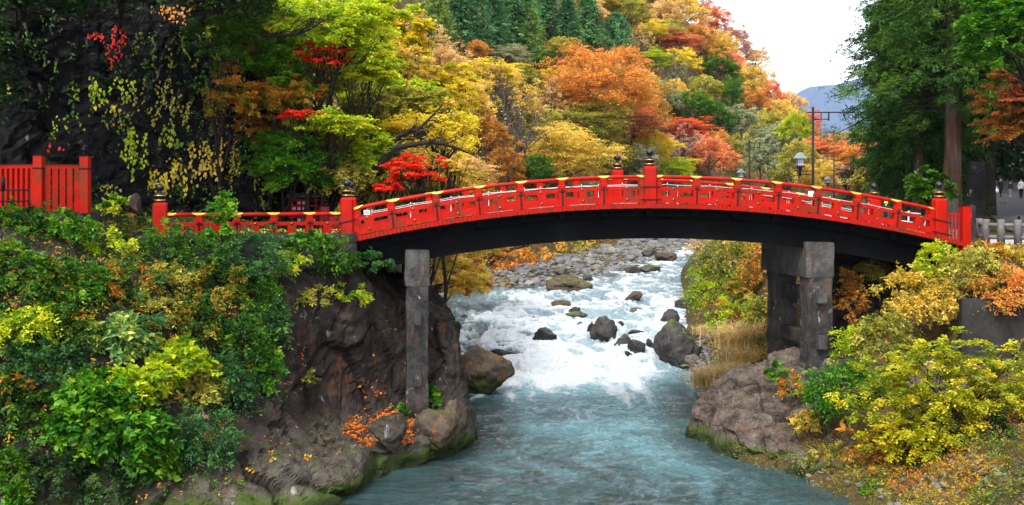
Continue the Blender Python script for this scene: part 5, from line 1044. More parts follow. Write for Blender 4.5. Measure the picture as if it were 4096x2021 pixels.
gpts = [(14.6, 53.5), (15.2, 57), (16, 63), (17, 70), (18, 78), (19.2, 88)]
for a in gpts: MB().tube([(a[0], a[1], 8.5), (a[0], a[1], 9.95)], .05, 8).build('post', m_white, wr)
for a, b in zip(gpts[:-1], gpts[1:]):
    for z in (9.25, 9.55, 9.9): MB().tube([(a[0], a[1], z), (b[0], b[1], z)], .035, 8).build('pipe', m_white, wr)
wr = empty('white_guardrail', (0, 0, 0), label='white pipe guardrail on the cedar side of the riverside road', cat='guardrail')
gpts = [(21.6, 56), (23, 62), (24.2, 68), (25.6, 76)]
for a in gpts: MB().tube([(a[0], a[1], 8.5), (a[0], a[1], 9.95)], .06, 8).build('post', m_white, wr)
for a, b in zip(gpts[:-1], gpts[1:]):
    for z in (9.3, 9.85): MB().tube([(a[0], a[1], z), (b[0], b[1], z)], .04, 8).build('pipe', m_white, wr)
# dry stone abutment below the right end, one object for each stone
ab = empty('abutment_wall', (0, 0, 0), label='dark abutment wall of large rough stones under the right end of the bridge', cat='stone wall'); g = R(31)
sv = []
for k in range(6):
    V, Fc = rock(900 + k, 2, 10, .25, .04); V = np.sign(V) * np.abs(V) ** .62; V = V / np.abs(V).max(0); sv.append(mesh_data('stone', V, Fc, m_masonry, True))
for r in range(9):
    z = 3.0 + r * .56; x = 15.3 + (r % 2) * .3
    while x < 21.2:
        w = .5 + .55 * g.random(); link('stone', sv[int(g.integers(6))], ab, (x + w / 2, 53.2 - .12 * (4 - r * .5) + .03 * g.normal() - (x - 15) * .06, z + .06 * g.normal()), (g.normal() * .05, 0, g.normal() * .05), (w * .53, .38, .3 + .05 * g.random())); x += w
MB().box((15.2, 53.3, 2.4), (21.6, 55, 8.1)).build('wall_core', m_masonry, ab)
cw = at(962, 0, 45.4); ct = empty('retaining_wall', (cw[0], 45.4, 0), (0, 0, -.06), label='stained dark concrete retaining wall at the right edge below the bushes', cat='retaining wall')
for k in range(4): MB().rbox((k * 2.0, 0, 3.6), (k * 2.0 + 2.02, .8, 6.66 + .05 * (k % 2)), .05, .03, k, .25).build('panel', m_conc, ct)
tag(MB().box((20.3, 48.6, 8.1), (24.5, 49.2, 8.68), .03).build('edge_kerb', m_conc), 'grey kerb stone under the log fence', 'kerb')
wp = at(724, 0, 66); tag(MB().lathe([(0, -.5), (.3, -.5), (.31, 0), (.29, 1.55), (.26, 1.62), (0, 1.6)], n=14).build('wooden_post', plain('weathered log', (.16, .1, .07, 1), .85, 0, .2, .5, 3), None, (wp[0], 66, 1.0)), 'thick weathered wooden post in the dry grass on the right bank', 'wooden post')

def person(loc, h, rz, cols, label, stride=.12, bag=False, hat=None, arm=.12):
    """one skinned figure; clothing colours are assigned by region"""
    J = {0: (0, 0, .52), 1: (0, 0, .66), 2: (0, .0, .8), 3: (0, 0, .86), 4: (0, -.01, .93), 5: (-.055, 0, .5), 6: (-.06, -stride * .6, .28), 7: (-.06, -stride, .05), 8: (-.06, -stride - .07, .02), 9: (.055, 0, .5), 10: (.06, stride * .3, .28), 11: (.06, stride, .06), 12: (.06, stride - .07, .02),
         13: (-.105, 0, .8), 14: (-.13, arm * .3, .63), 15: (-.135, -arm * .4, .49), 16: (-.135, -arm * .6, .45), 17: (.105, 0, .8), 18: (.13, -arm * .3, .63), 19: (.135, arm * .3, .49), 20: (.135, arm * .3, .45), 21: (0, -.01, .985)}
    E = [(0, 1), (1, 2), (2, 3), (3, 4), (4, 21), (0, 5), (5, 6), (6, 7), (7, 8), (0, 9), (9, 10), (10, 11), (11, 12), (2, 13), (13, 14), (14, 15), (15, 16), (2, 17), (17, 18), (18, 19), (19, 20)]
    rad = {0: .085, 1: .08, 2: .09, 3: .035, 4: .06, 5: .065, 6: .045, 7: .03, 8: .026, 9: .065, 10: .045, 11: .03, 12: .026, 13: .045, 14: .036, 15: .026, 16: .022, 17: .045, 18: .036, 19: .026, 20: .022, 21: .045}
    me = bpy.data.meshes.new('person'); me.from_pydata([tuple(np.array(J[k]) * h) for k in range(22)], E, []); o = bpy.data.objects.new('person', me); COL.objects.link(o)
    o.modifiers.new('skin', 'SKIN'); 
    for k in range(22): me.skin_vertices[0].data[k].radius = (rad[k] * h, rad[k] * h * (.75 if k in (0, 1, 2) else 1)); 
    me.skin_vertices[0].data[0].use_root = True; sb = o.modifiers.new('smooth', 'SUBSURF'); sb.levels = 1; sb.render_levels = 1
    bpy.context.view_layer.update(); ev = o.evaluated_get(bpy.context.evaluated_depsgraph_get()); nm = bpy.data.meshes.new_from_object(ev); o.modifiers.clear(); o.data = nm; nm.materials.clear()
    for c in cols: nm.materials.append(c)
    for f in nm.polygons:
        z = f.center.z / h; x = abs(f.center.x) / h; y = f.center.y / h
        f.material_index = 0 if z < .06 else 1 if z < .5 and x < .115 else 3 if (z < .475 and x > .1) or (z > .855 and not (z > .955 or (y > .02 and z > .88))) else 4 if z > .87 else 2
        f.use_smooth = True
    o.location = loc; o.rotation_euler = (0, 0, rz); tag(o, label, 'person', 'people on the road')
    if hat is not None: MB().lathe([(0, .995), (.05, .99), (.066, .96), (.068, .935), (.085, .93)], n=12).build('cap', hat, o).scale = (h, h, h)
    return o
pc = lambda n, *c: plain('cloth ' + n, c + (1,), .8, 0, .2, .2, 20)
skin = plain('skin', (.5, .3, .22, 1), .6, 0, .3, .1); hair = pc('hair', .01, .008, .008); navy = pc('navy', .012, .014, .03); blk = pc('black', .012, .012, .014); whi = pc('white', .7, .7, .72); shoe = pc('red shoe', .5, .02, .02); jean = pc('grey', .3, .3, .32); char = pc('charcoal', .03, .03, .035)
def onroad(u, Y): x = (u - 512) * Y / F; return (x, Y, max(gz(x, Y), 8.6) + .075)
person(onroad(1000.5, 100), 1.68, .2, [blk, blk, navy, skin, hair], 'person in a dark jacket carrying a white bag on the uphill road', .1)
bb = onroad(996.8, 99.8); tag(MB().lathe([(.02, 0), (.16, .04), (.19, .2), (.14, .36), (.03, .44), (.02, .62), (0, .62)], (0, 0, 0), 10).build('carrier_bag', whi, None, (bb[0], bb[1], bb[2] + .35)), 'white carrier bag held by the person in the dark jacket', 'bag')
person(onroad(1010.5, 100), 1.42, -.1, [whi, jean, char, skin, hair], 'shorter person in a charcoal jacket and pale trousers between the other two', .06)
person(onroad(1021, 98), 1.75, 0, [shoe, blk, whi, skin, hair], 'person in a white top and red shoes at the right edge of the road', .05)
person(onroad(886, 60), 1.6, 1.2, [blk, blk, navy, skin, hair], 'person in a navy jacket and yellow cap behind the far right finial', .08, hat=pc('yellow', .85, .5, .06))

# ------------------------------------------------------------------ shrubs on the banks
from mathutils.bvhtree import BVHTree
BV = {k: BVHTree.FromPolygons(P.reshape(-1, 3).tolist(), Fc.tolist()) for k, (P, N, Fc) in SH.items() if k != 'rock_outcrop'}
def faceY(S, u, v, Y=45.):
    h = BV[S].ray_cast(Vector((0, 0, CZ)), Vector(((u - 512) / F, 1, -(v - V0) / F)).normalized())
    return h[0].y if h[0] is not None else Y
def groundY(u, v, lo=36., hi=110.):
    ys_ = np.arange(lo, hi, .25); X = (u - 512) * ys_ / F; Z = CZ - (v - V0) * ys_ / F; h = GZ(X, ys_) >= Z
    return float(ys_[np.argmax(h)]) if h.any() else hi
def shrub(u, v, w, h, pal, s, label, sd_, Y=None, S='rock_bank', shape='oval', wd=.6, ncl=26, ntw=7, K=8, flat=.5, droop=.3, name='shrub', group='shrubs on the left bank', out=.35, tv=.15, sag=.3, catg='shrub', depth=.7, tint=.5, rc=.36):
    g = R(sd_)
    if Y is None: Y = faceY(S, u, v + h * .1) - out
    k = Y / F; a, hh = w * k / 2, h * k / 2; c = at(u, v, Y)
    d = unit(g, ncl * 4); d = d[(d[:, 1] < .35) & (d[:, 2] > -.75)][:ncl]; n = len(d)
    C = d * (.45 + .55 * g.random(n) ** .7)[:, None] * (1 + .25 * fbm(d * 2, 2, sd_))[:, None] * [a, a * depth, hh]
    i = np.repeat(np.arange(n), ntw); dd = nrm(nrm(C)[i] * .9 + unit(g, len(i)) * [1, 1, flat] + [0, -.35, .05]); Rr = rc * min(a, hh * 1.3) * (.6 + .6 * g.random(len(i)) + 1.1 * (g.random(len(i)) < .14))
    ct = tint + g.normal(size=n) * tv * 2.1
    L = spray(g, C[i] - dd * Rr[:, None] * .3 + g.normal(size=(len(i), 3)) * .12 * min(a, hh), dd, Rr, K, s, sag, .45, tint=ct[i], droop=droop)
    o = empty(name, (c[0], c[1] + a * depth * .4, c[2] - hh), label=label, cat=catg, group=group); off = np.array([0, -a * depth * .4, hh])
    m = MB()
    for j in range(min(8, n)): limb(m, np.array([g.normal() * .15 * a, .25 * a, hh * .25]), C[j] + off, .022, .006, g, 4, .12, 5, .15)
    st_ = link('stems', m.data('stems', m_bark), o); st_['kind'] = 'stuff'; f = link('foliage', leaf_data('foliage', (L[0] + off,) + L[1:], PAL[pal], wd, shape), o); f['kind'] = 'stuff'; return o
LS = [
 (22, 222, 66, 34, 'green', .2, 'broad leaved green shrub at the foot of the red picket fence', 'oval'), (72, 227, 50, 32, 'vivid', .17, 'yellow green shrub under the right fence post', 'oval'),
 (104, 240, 52, 30, 'lime', .16, 'lime shrub between the fence and the pointed rock', 'oval'), (116, 204, 30, 18, 'lime', .14, 'yellow green leaved plant beside the pointed rock', 'heart'),
 (142, 236, 40, 40, 'speck', .13, 'brown and green creeper below the pointed rock', 'oval'), (168, 242, 48, 34, 'green', .14, 'green shrub covering the left finial post foot', 'oval'),
 (196, 256, 56, 44, 'green', .15, 'dark green shrub with a few orange leaves under the railing', 'oval'), (214, 286, 62, 52, 'speck', .14, 'shrub with scattered orange leaves below the railing', 'oval'),
 (224, 224, 30, 62, 'vivid', .15, 'tall fresh green sapling in front of the approach railing', 'oval'), (252, 254, 70, 46, 'blue', .14, 'blue green spray shrub in front of the plinth', 'oval'),
 (250, 298, 50, 60, 'vivid', .17, 'pale green climber in the middle of the bank', 'oval'), (308, 242, 50, 22, 'vivid', .16, 'bright green shrub against the stone plinth', 'oval'), (338, 258, 44, 36, 'green', .16, 'green shrub under the left foot of the bridge', 'oval'),
 (290, 262, 40, 26, 'lime', .14, 'yellow green tufts on the rock below the plinth', 'oval'), (270, 326, 40, 50, 'blue', .14, 'blue green shrub at the edge of the brown rock', 'oval'),
 (18, 266, 64, 48, 'green', .15, 'dark green maple leaved bush at the left edge under the fence', 'lobed'), (54, 280, 36, 58, 'speck', .15, 'green hanging sprays with orange tips in the left bank', 'oval'), (88, 282, 50, 40, 'vivid', .15, 'fern like green spray below the lime shrub', 'oval'),
 (130, 282, 54, 56, 'speck', .13, 'twiggy bush with reddish tips in the upper middle of the bank', 'oval'), (170, 286, 46, 46, 'olive', .14, 'olive bush beside the twiggy one with reddish tips', 'oval'),
 (26, 326, 60, 46, 'lime', .16, 'yellow green bush at the left edge mid height', 'oval'), (42, 362, 74, 48, 'blue', .14, 'blue green bush under the yellow green one', 'lobed'), (84, 326, 50, 36, 'speck', .14, 'mixed green and orange bush left of the broad leaved one', 'oval'),
 (14, 404, 40, 66, 'speck', .2, 'brown tinged bush at the left edge', 'oval'), (118, 338, 66, 40, 'pinelite', .26, 'broad leaved evergreen with pale leaf edges', 'oval'),
 (174, 362, 64, 44, 'lime', .24, 'yellow lime grape leaved climber in the middle of the bank', 'lobed'), (200, 384, 60, 40, 'olive', .2, 'dull yellow climber right of the grape leaved one', 'lobed'), (140, 384, 70, 40, 'lime', .24, 'lime green climber under the broad leaved evergreen', 'lobed'),
 (96, 398, 80, 44, 'vivid', .23, 'bright green heart leaved bush left of centre', 'heart'), (82, 424, 84, 46, 'vivid', .22, 'bright green bush hanging over the dark hollow', 'heart'), (128, 434, 96, 56, 'vivid', .25, 'largest bright green bush low on the left bank', 'heart'),
 (156, 458, 50, 34, 'green', .2, 'green leaf tips at the lower end of the bright bush', 'heart'),
 (228, 384, 62, 62, 'blue', .14, 'feathery blue green bush beside the brown cliff', 'oval'), (206, 438, 66, 64, 'blue', .13, 'dark feathery bush above the grey rock face', 'oval'), (262, 372, 44, 62, 'vivid', .14, 'green spray hanging in front of the brown cliff', 'oval'), (246, 338, 56, 46, 'green', .15, 'green bush between the climber and the blue green shrub', 'oval'),
 (196, 322, 60, 44, 'speck', .14, 'reddish green bush above the yellow climber', 'oval'), (152, 312, 46, 34, 'olive', .15, 'olive sprays behind the large leaved plant', 'oval'), (60, 306, 50, 40, 'green', .14, 'dark green bush under the orange tipped sprays', 'oval'),
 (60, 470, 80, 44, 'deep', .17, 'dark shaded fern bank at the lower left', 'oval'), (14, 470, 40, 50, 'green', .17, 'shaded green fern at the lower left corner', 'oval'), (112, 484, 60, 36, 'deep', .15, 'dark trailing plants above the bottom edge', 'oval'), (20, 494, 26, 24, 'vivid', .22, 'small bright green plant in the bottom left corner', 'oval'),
 (352, 292, 40, 20, 'lime', .13, 'yellow green tuft on the brown cliff beside the pier', 'oval'), (376, 262, 36, 22, 'blue', .13, 'dark green ivy at the girder end', 'oval'), (430, 396, 24, 24, 'vivid', .11, 'small fresh green plant at the foot of the left pier', 'oval'),
 (400, 412, 22, 12, 'vivid', .11, 'little green tuft among the fallen leaves', 'oval'), (304, 376, 30, 24, 'olive', .12, 'small olive tuft on the brown cliff', 'oval'), (310, 296, 44, 20, 'olive', .13, 'mossy hanging tufts under the plinth', 'oval'),
]
PY = {22: 41.2, 72: 41.3, 104: 42, 308: 44.95, 290: 44.3, 338: 45.4, 252: 43.2, 224: 42.9, 196: 42.5, 376: 46.1, 168: 42.2}
for k, (u, v, w, h, pal, s, lab, shp) in enumerate(LS): shrub(u, v, w, h, pal, s * .85, lab, 500 + k, Y=PY.get(u) if v < 270 else None, shape=shp, tint=.62 if 'grape' in lab else .4 if 'bright green' in lab else .5, ncl=int(14 + w * h / 70), wd=.8 if shp in ('heart', 'lobed') else .5, out=.15)
# a plant whose great leaves can be told apart one by one
LEAF = {}
def one_leaf(pal, shape, wd, lvl):
    k = (pal, shape, wd, lvl)
    if k not in LEAF: LEAF[k] = leaf_data('leaf', (np.zeros((1, 3)), np.array([[0, 1., 0]]), np.array([[0, 0, 1.]]), np.array([1.]), np.array([lvl / 7])), PAL[pal], wd, shape)
    return LEAF[k]
def put_leaf(o, p, T, N, S_, pal, shape, wd, g):
    N = nrm(N - (N @ T) * T); B_ = np.cross(T, N); q = link('leaf', one_leaf(pal, shape, wd, int(np.clip(round(3.5 + g.normal() * 1.7), 0, 7))), o)
    M = Matrix.Identity(4)
    for r_ in range(3): M[r_][0], M[r_][1], M[r_][2], M[r_][3] = B_[r_] * S_, T[r_] * S_, N[r_] * S_, p[r_]
    q.matrix_local = M
def big_leaf_plant(u, v, Y, n, s, pal, label, sd_, spread=.5, shape='oval', wd=.45, group='large leaved plants', hang=False, w=1., h=1., catg='plant', name='large_leaf_plant'):
    g = R(sd_); c = at(u, v, Y); o = empty(name, tuple(c), label=label, cat=catg, group=group); m = MB(); k = 0; P = []
    if hang:                                                            # strands that wander down the rock and carry hanging leaves
        while k < n:
            x = g.normal() * w * .3; z = h * (.5 - .55 * g.random() ** 1.5); ln = h * (.25 + .5 * g.random()); st = [(x, .12, z)]
            for t in range(5): x += g.normal() * .06; z -= ln / 5; st.append((x, .02 - .05 * g.random(), z))
            st = np.array(st); m.tube(st, .008, 4, False)
            for t in np.arange(0, 5, .22 * 5 / max(ln, .3) * (.5 + .5 * s / .2) * .55):
                i_ = min(4, int(t)); p = st[i_] + (st[i_ + 1] - st[i_]) * (t - i_) + np.array([g.normal() * s * .5, -.05 - .1 * g.random(), g.normal() * s * .3])
                put_leaf(o, p, nrm(np.array([g.normal() * .4, -.25 + g.normal() * .2, -1.])), nrm(np.array([g.normal() * .45, -1, .35 + g.normal() * .3])), s * (.55 + .6 * g.random()), pal, shape, wd, g); k += 1
                if k >= n: break
    else:
        for k in range(n):
            az = g.random() * 6.28; p = np.array([math.cos(az), math.sin(az), .4 * g.random() - .3]) * .12 * g.random(); T = nrm(np.array([math.cos(az), math.sin(az) * .7 - .3, -.15 + g.normal() * .45]))
            put_leaf(o, p, T, nrm(np.array([0, -.5, 1.]) + g.normal(size=3) * .25), s * (.7 + .5 * g.random()), pal, shape, wd, g)
            if k % 3 == 0: limb(m, p * .1, p, .008, .004, g, 4, .1, 4)
    st_ = m.build('stems', m_bark, o); st_['kind'] = 'stuff'; return o
big_leaf_plant(153, 318, faceY('rock_bank', 153, 322) - .9, 16, .5, 'blue', 'large glossy dark leaved sapling in the middle of the left bank', 601)
big_leaf_plant(120, 334, faceY('rock_bank', 120, 340) - 1.1, 22, .4, 'pinelite', 'rosette of pale edged leaves left of the glossy sapling', 602)
big_leaf_plant(846, 430, 42.8, 18, .34, 'orange', 'cluster of large orange leaves left of the yellow green shrub', 603, wd=.5)
VINE = [  # u, v, w, h, palette, count, label
 (276, 300 - 22, 0, 0, 0, 0, 0),
 (118, 42, 14, 44, 'scarlet', 60, 'scarlet vine hanging down the dark cliff', .14), (96, 36, 22, 10, 'red', 26, 'small red vine left of the scarlet one', .13), (170, 14, 40, 22, 'orange', 60, 'orange leaved vine at the top of the cliff', .2), (186, 6, 30, 14, 'orange', 26, 'orange leaves at the top edge beside the wood', .2),
 (136, 150, 22, 56, 'lime', 110, 'yellow heart leaved vine left of the finial post', .19), (160, 176, 44, 36, 'yellow', 120, 'yellow vine hanging behind the left finial', .2), (196, 158, 46, 40, 'gold', 130, 'golden vine right of the left finial', .2), (172, 140, 30, 34, 'lime', 50, 'lime vine between the two golden ones', .22), (205, 172, 24, 24, 'gold', 40, 'trailing gold vine end above the approach railing', .22),
 (88, 92, 40, 30, 'lime', 50, 'yellow green vine in the middle of the cliff', .2), (118, 86, 40, 20, 'lime', 44, 'lime vine below the scarlet one', .2), (102, 106, 26, 14, 'yellow', 18, 'few yellow leaves in the middle of the cliff', .2), (50, 62, 30, 30, 'green', 24, 'scattered green leaves high on the cliff', .18), (8, 92, 14, 20, 'gold', 12, 'few gold leaves at the left edge of the cliff', .2),
 (66, 124, 24, 24, 'lime', 28, 'small lime bush on the cliff above the fence', .15), (222, 116, 44, 40, 'rust', 90, 'orange brown creeper on the cliff shoulder', .15), (206, 84, 60, 50, 'green', 130, 'dark green creeper on the upper cliff', .16), (238, 126, 20, 18, 'yellow', 40, 'pale yellow tuft at the cliff corner', .14), (180, 110, 40, 30, 'olive', 60, 'olive creeper above the golden vines', .16), (150, 118, 26, 24, 'olive', 40, 'olive leaves left of the golden vines', .16),
 (150, 98, 60, 50, 'olive', 110, 'olive leaf curtain in the middle of the cliff', .15), (204, 132, 60, 44, 'speck', 110, 'green leaf curtain behind the golden vines', .15), (232, 166, 50, 56, 'olive', 110, 'olive leaf curtain low on the cliff', .15), (116, 122, 44, 34, 'speck', 70, 'green leaf curtain above the yellow vine', .15), (186, 192, 70, 26, 'speck', 90, 'green hanging growth just above the approach railing', .15), (150, 56, 60, 50, 'speck', 90, 'green hanging growth right of the scarlet vine', .15), (70, 96, 50, 50, 'green', 70, 'dim green growth on the middle of the cliff', .15), (196, 30, 60, 50, 'speck', 90, 'hanging growth under the orange leaves', .15),
 (272, 180, 22, 40, 'lime', 40, 'yellow fern tufts on the cliff near the votive rack', .17), (60, 148, 16, 8, 'red', 8, 'few red leaves on the rock above the fence', .16), (30, 30, 50, 40, 'deep', 60, 'dark creeper at the top left of the cliff', .18), (140, 70, 60, 40, 'deep', 70, 'dark creeper around the scarlet vine', .18), (110, 190, 30, 14, 'olive', 24, 'olive tuft on the cliff behind the pointed rock', .15), (20, 40, 30, 20, 'green', 30, 'green sprays at the top left edge', .18), (226, 60, 60, 60, 'mixed', 150, 'mixed brown green creeper at the cliff edge', .17), (252, 150, 44, 50, 'green', 110, 'green creeper on the cliff corner below the maples', .16), (262, 190, 30, 40, 'olive', 50, 'olive creeper low on the cliff corner', .15),
]
for k, r in enumerate(VINE[1:]):
    u, v, w, h, pal, n, lab, s = r; Y = faceY('dark_cliff', u, v, 53.) - .35; kk = Y / F
    big_leaf_plant(u, v, Y, n, s, pal, lab, 640 + k, shape='heart', wd=.75, hang=True, w=w * kk, h=h * kk, group='vines on the dark cliff', catg='vine', name='climbing_vine')
RS = [  # u, v, w, h, palette, leaf, label, Y, shape
 (842, 388, 70, 52, 'vivid', .16, 'green bush between the right pier and the yellow green shrub', 43.6), (826, 404, 40, 40, 'green', .15, 'green leafy bush on the outcrop right of the rocks', 45.2), (790, 385, 24, 26, 'mixed', .13, 'orange tinted plant on top of the outcrop', 47.2), (808, 420, 30, 22, 'gold', .14, 'small orange yellow plant in a cleft of the outcrop', 45.2), (775, 372, 20, 20, 'vivid', .12, 'small green plant at the foot of the right pier', 48.2),
 (905, 296, 50, 56, 'gold', .17, 'golden yellow bush in front of the dark stone abutment', 47), (880, 340, 60, 50, 'olive', .16, 'olive yellow bush below the stone abutment', 46), (850, 300, 30, 60, 'rust', .14, 'rust coloured creeper between pier and abutment', 51), (848, 345, 40, 40, 'lime', .15, 'lime sprays in front of the right pier', 46.5),
 (936, 262, 40, 40, 'lime', .15, 'pale green bush under the right foot of the bridge', 47), (968, 268, 56, 44, 'olive', .15, 'green and amber bush below the log fence', 46.5), (1004, 288, 56, 46, 'orange', .16, 'orange bush at the right edge above the concrete wall', 46), (985, 256, 50, 26, 'mixed', .14, 'mixed low bush in front of the log fence', 47.6), (1015, 262, 40, 30, 'gold', .15, 'amber bush at the right edge under the log fence', 47), (940, 300, 36, 50, 'gold', .15, 'yellow orange sprays left of the concrete wall', 46.4),
 (726, 262, 56, 46, 'olive', .22, 'olive yellow bush high on the upstream right bank', 76), (712, 288, 50, 46, 'lime', .22, 'lime yellow bush overhanging the rapids', 76), (748, 292, 56, 52, 'mixed', .22, 'green and red tinged bush in the middle of the right bank', 72), (705, 262, 34, 40, 'greygreen', .22, 'grey green bush at the edge of the upstream channel', 88), (765, 266, 44, 44, 'rust', .2, 'brown gold bush under the girder', 70), (735, 318, 50, 34, 'lime', .2, 'yellow green bush above the wooden post', 68), (762, 320, 40, 40, 'olive', .2, 'olive bush left of the right pier', 62),
 (786, 300, 34, 60, 'gold', .16, 'gold brown bush seen between the pier legs', 60), (748, 246, 60, 20, 'gold', .22, 'golden scrub just under the girder', 80), (840, 285, 30, 50, 'lime', .16, 'yellow green creeper right of the pier', 56), (700, 246, 30, 16, 'tan', .22, 'tan scrub at the far bend of the bank', 110), (795, 345, 30, 40, 'orange', .14, 'orange scrub behind the lower cross beam', 58), (872, 272, 40, 24, 'olive', .15, 'olive creeper at the top of the abutment', 52.4),
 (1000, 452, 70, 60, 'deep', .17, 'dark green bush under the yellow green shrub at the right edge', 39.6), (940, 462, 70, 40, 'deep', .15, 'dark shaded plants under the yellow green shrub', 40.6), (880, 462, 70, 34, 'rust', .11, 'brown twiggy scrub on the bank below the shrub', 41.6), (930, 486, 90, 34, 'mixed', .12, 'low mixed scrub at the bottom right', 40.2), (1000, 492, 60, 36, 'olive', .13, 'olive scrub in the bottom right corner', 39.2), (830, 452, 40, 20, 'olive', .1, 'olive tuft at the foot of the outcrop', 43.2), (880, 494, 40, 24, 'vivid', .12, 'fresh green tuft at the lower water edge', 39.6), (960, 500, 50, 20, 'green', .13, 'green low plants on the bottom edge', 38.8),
]
for k, r in enumerate(RS):
    u, v, w, h, pal, s, lab, Y = r; shrub(u, v, w, h, pal, s * .85, lab, 720 + k, Y=Y - .2, S=None, ncl=int(16 + w * h / 60), wd=.5, group='shrubs on the right bank', depth=.8)
# the great yellow green shrub
sh = maple(952, 398, 190, 122, 40.6, 'chart', 'large yellow green shrub with layered sprays at the lower right', 801, .13, 330, 9, 9, .55, foot=(16.4, 43, 2.6), limbs=30, tv=.24, depth=.6, group='shrubs on the right bank', r0=.06, rc=.17, sag=.5, shell=.3, low=-.75, tint=.55)
sh.name = 'layered_shrub'; sh['category'] = 'shrub'
maple(908, 438, 90, 44, 40.2, 'chart', 'yellow lower sprays hanging from the large shrub', 802, .12, 80, 8, 9, .6, foot=(14.8, 42.6, 2.2), limbs=14, depth=.5, group='shrubs on the right bank', r0=.04, rc=.24, sag=.4, shell=.3, tint=.75)['category'] = 'shrub'

# leaf cover on the rock of the left bank, and low cover on the right bank
def cover(name, S, n, ur, vr, s, pal, label, sd_, dens=None, K=6, L=.35, w=.55):
    g = R(sd_); P_, N_, _ = SH[S]; i = g.integers(0, P_.shape[0], n * 3); j = g.integers(0, P_.shape[1], n * 3); p = P_[i, j]
    u = 512 + p[:, 0] * F / p[:, 1]; v = V0 + (CZ - p[:, 2]) * F / p[:, 1]; ok = (u > ur[0]) & (u < ur[1]) & (v > vr[0]) & (v < vr[1])
    if dens is not None: ok &= g.random(len(u)) < dens(u, v, p)
    p = p[ok][:n]; D = nrm(unit(g, len(p)) * [1, .6, 1] + [0, -.6, .1]); tn = np.clip(.5 + .5 * fbm(p * .8, 3, sd_), 0, 1)
    return tag(link(name, leaf_data(name, spray(g, p + [0, -.05, 0] - np.array([0, .3, 0]) * g.random((len(p), 1)) * (S == 'rock_bank'), D, L * (.6 + .8 * g.random(len(p))), K, s, .3, .5, tint=tn, droop=.3), PAL[pal], w, 'dia')), label, 'ground cover', kind='stuff')
cl_ = lambda u, v, p: np.clip(np.interp(u, [-80, 215, 265, 320], [1, .9, .15, .02]) * np.where(v > 455, .35, 1), 0, 1)
cover('ivy', 'rock_bank', 7000, (-90, 340), (205, 520), .13, 'green', 'dark ivy and ferns covering the left rock bank', 901, cl_)
cover('ivy', 'rock_bank', 2600, (-90, 330), (205, 500), .13, 'mixed', 'scattered autumn tinted creeper on the left rock bank', 902, cl_)
cover('ivy', 'rock_bank', 2600, (-90, 300), (225, 470), .12, 'speck', 'tangled tinted weeds over the left rock bank', 906, cl_, 7, .5, .4)
cover('moss', 'rock_bank', 900, (200, 470), (300, 500), .06, 'olive', 'moss and small ferns at the foot of the left rocks', 903, lambda u, v, p: np.clip(fbm(p * .7, 3, 4) * 2.5 - .35, 0, 1), 6, .14)
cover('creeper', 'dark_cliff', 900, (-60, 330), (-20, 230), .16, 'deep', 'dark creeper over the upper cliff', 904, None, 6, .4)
cover('creeper', 'dark_cliff', 900, (40, 330), (-20, 215), .15, 'green', 'green creeper curtain over the upper cliff', 907, lambda u, v, p: np.clip(fbm(p * .3, 3, 18) * 2.4 + np.interp(u, [40, 150, 260], [-.5, .0, .5]), 0, 1), 6, .35)
cover('creeper', 'dark_cliff', 520, (20, 320), (-20, 215), .14, 'speck', 'thin tinted creeper over the upper cliff', 905, lambda u, v, p: np.clip(fbm(p * .35, 3, 8) * 2.2 + .1, 0, 1), 5, .3)
def cover_ground(name, xr, yr, n, s, pal, label, sd_, mask=None, L=.4, K=6, w=.5, up=.8, lift=.1):
    g = R(sd_); X = xr[0] + (xr[1] - xr[0]) * g.random(n); Y = yr[0] + (yr[1] - yr[0]) * g.random(n); ok = np.ones(n, bool) if mask is None else mask(X, Y); X, Y = X[ok], Y[ok]; Z = GZ(X, Y)
    p = np.stack([X, Y, Z + lift], -1); tn = np.clip(.5 + .5 * fbm(p * .6, 3, sd_), 0, 1)
    return tag(link(name, leaf_data(name, spray(g, p, nrm(unit(g, len(p)) + [-.1, -.3, up]), L * (.5 + g.random(len(p))), K, s, .3, .5, tint=tn, droop=.2), PAL[pal], w, 'dia')), label, 'ground cover', kind='stuff')
cover_ground('scrub', (9, 26), (30, 60), 12000, .13, 'mixed', 'low scrub and weeds on the near right bank', 911, lambda X, Y: (X - XR(Y) > np.where((Y > 43.5) & (Y < 53), 4.8, .7)) & (X - XR(Y) < 13))
cover_ground('scrub', (8, 16), (36, 56), 5200, .1, 'olive', 'green and brown grass fringe along the right water edge', 916, lambda X, Y: (X - XR(Y) > -.1) & (X - XR(Y) < np.where(Y < 44.5, 3.4, .5)), .35, 6, .22)
cover_ground('scrub', (9, 24), (31, 47), 3600, .16, 'twig', 'dry brown stalks on the near right bank', 912, lambda X, Y: (X - XR(Y) > .6) & (X - XR(Y) < 7), .6, 7, .1)
cover_ground('scrub', (8, 46), (56, 150), 8000, .22, 'mixed', 'low scrub on the upstream right bank', 913, lambda X, Y: (X - XR(Y) > .8) & (X - XR(Y) < 7), .7)
cover_ground('scrub', (-30, 2), (56, 112), 7000, .2, 'mixed', 'low growth on the left bank beyond the bridge', 914, lambda X, Y: (XL(Y) - X > .6) & (XL(Y) - X < 22), .6)
cover_ground('scrub', (24, 80), (46, 170), 5000, .3, 'deep', 'dark undergrowth below the cedars', 915, lambda X, Y: (np.abs(X - np.interp(Y, [46, 60, 75, 98, 124, 152, 182], [26, 31, 37.5, 46, 55, 65, 76])) > 5.4) & (X - XR(Y) > 17.5), .8)
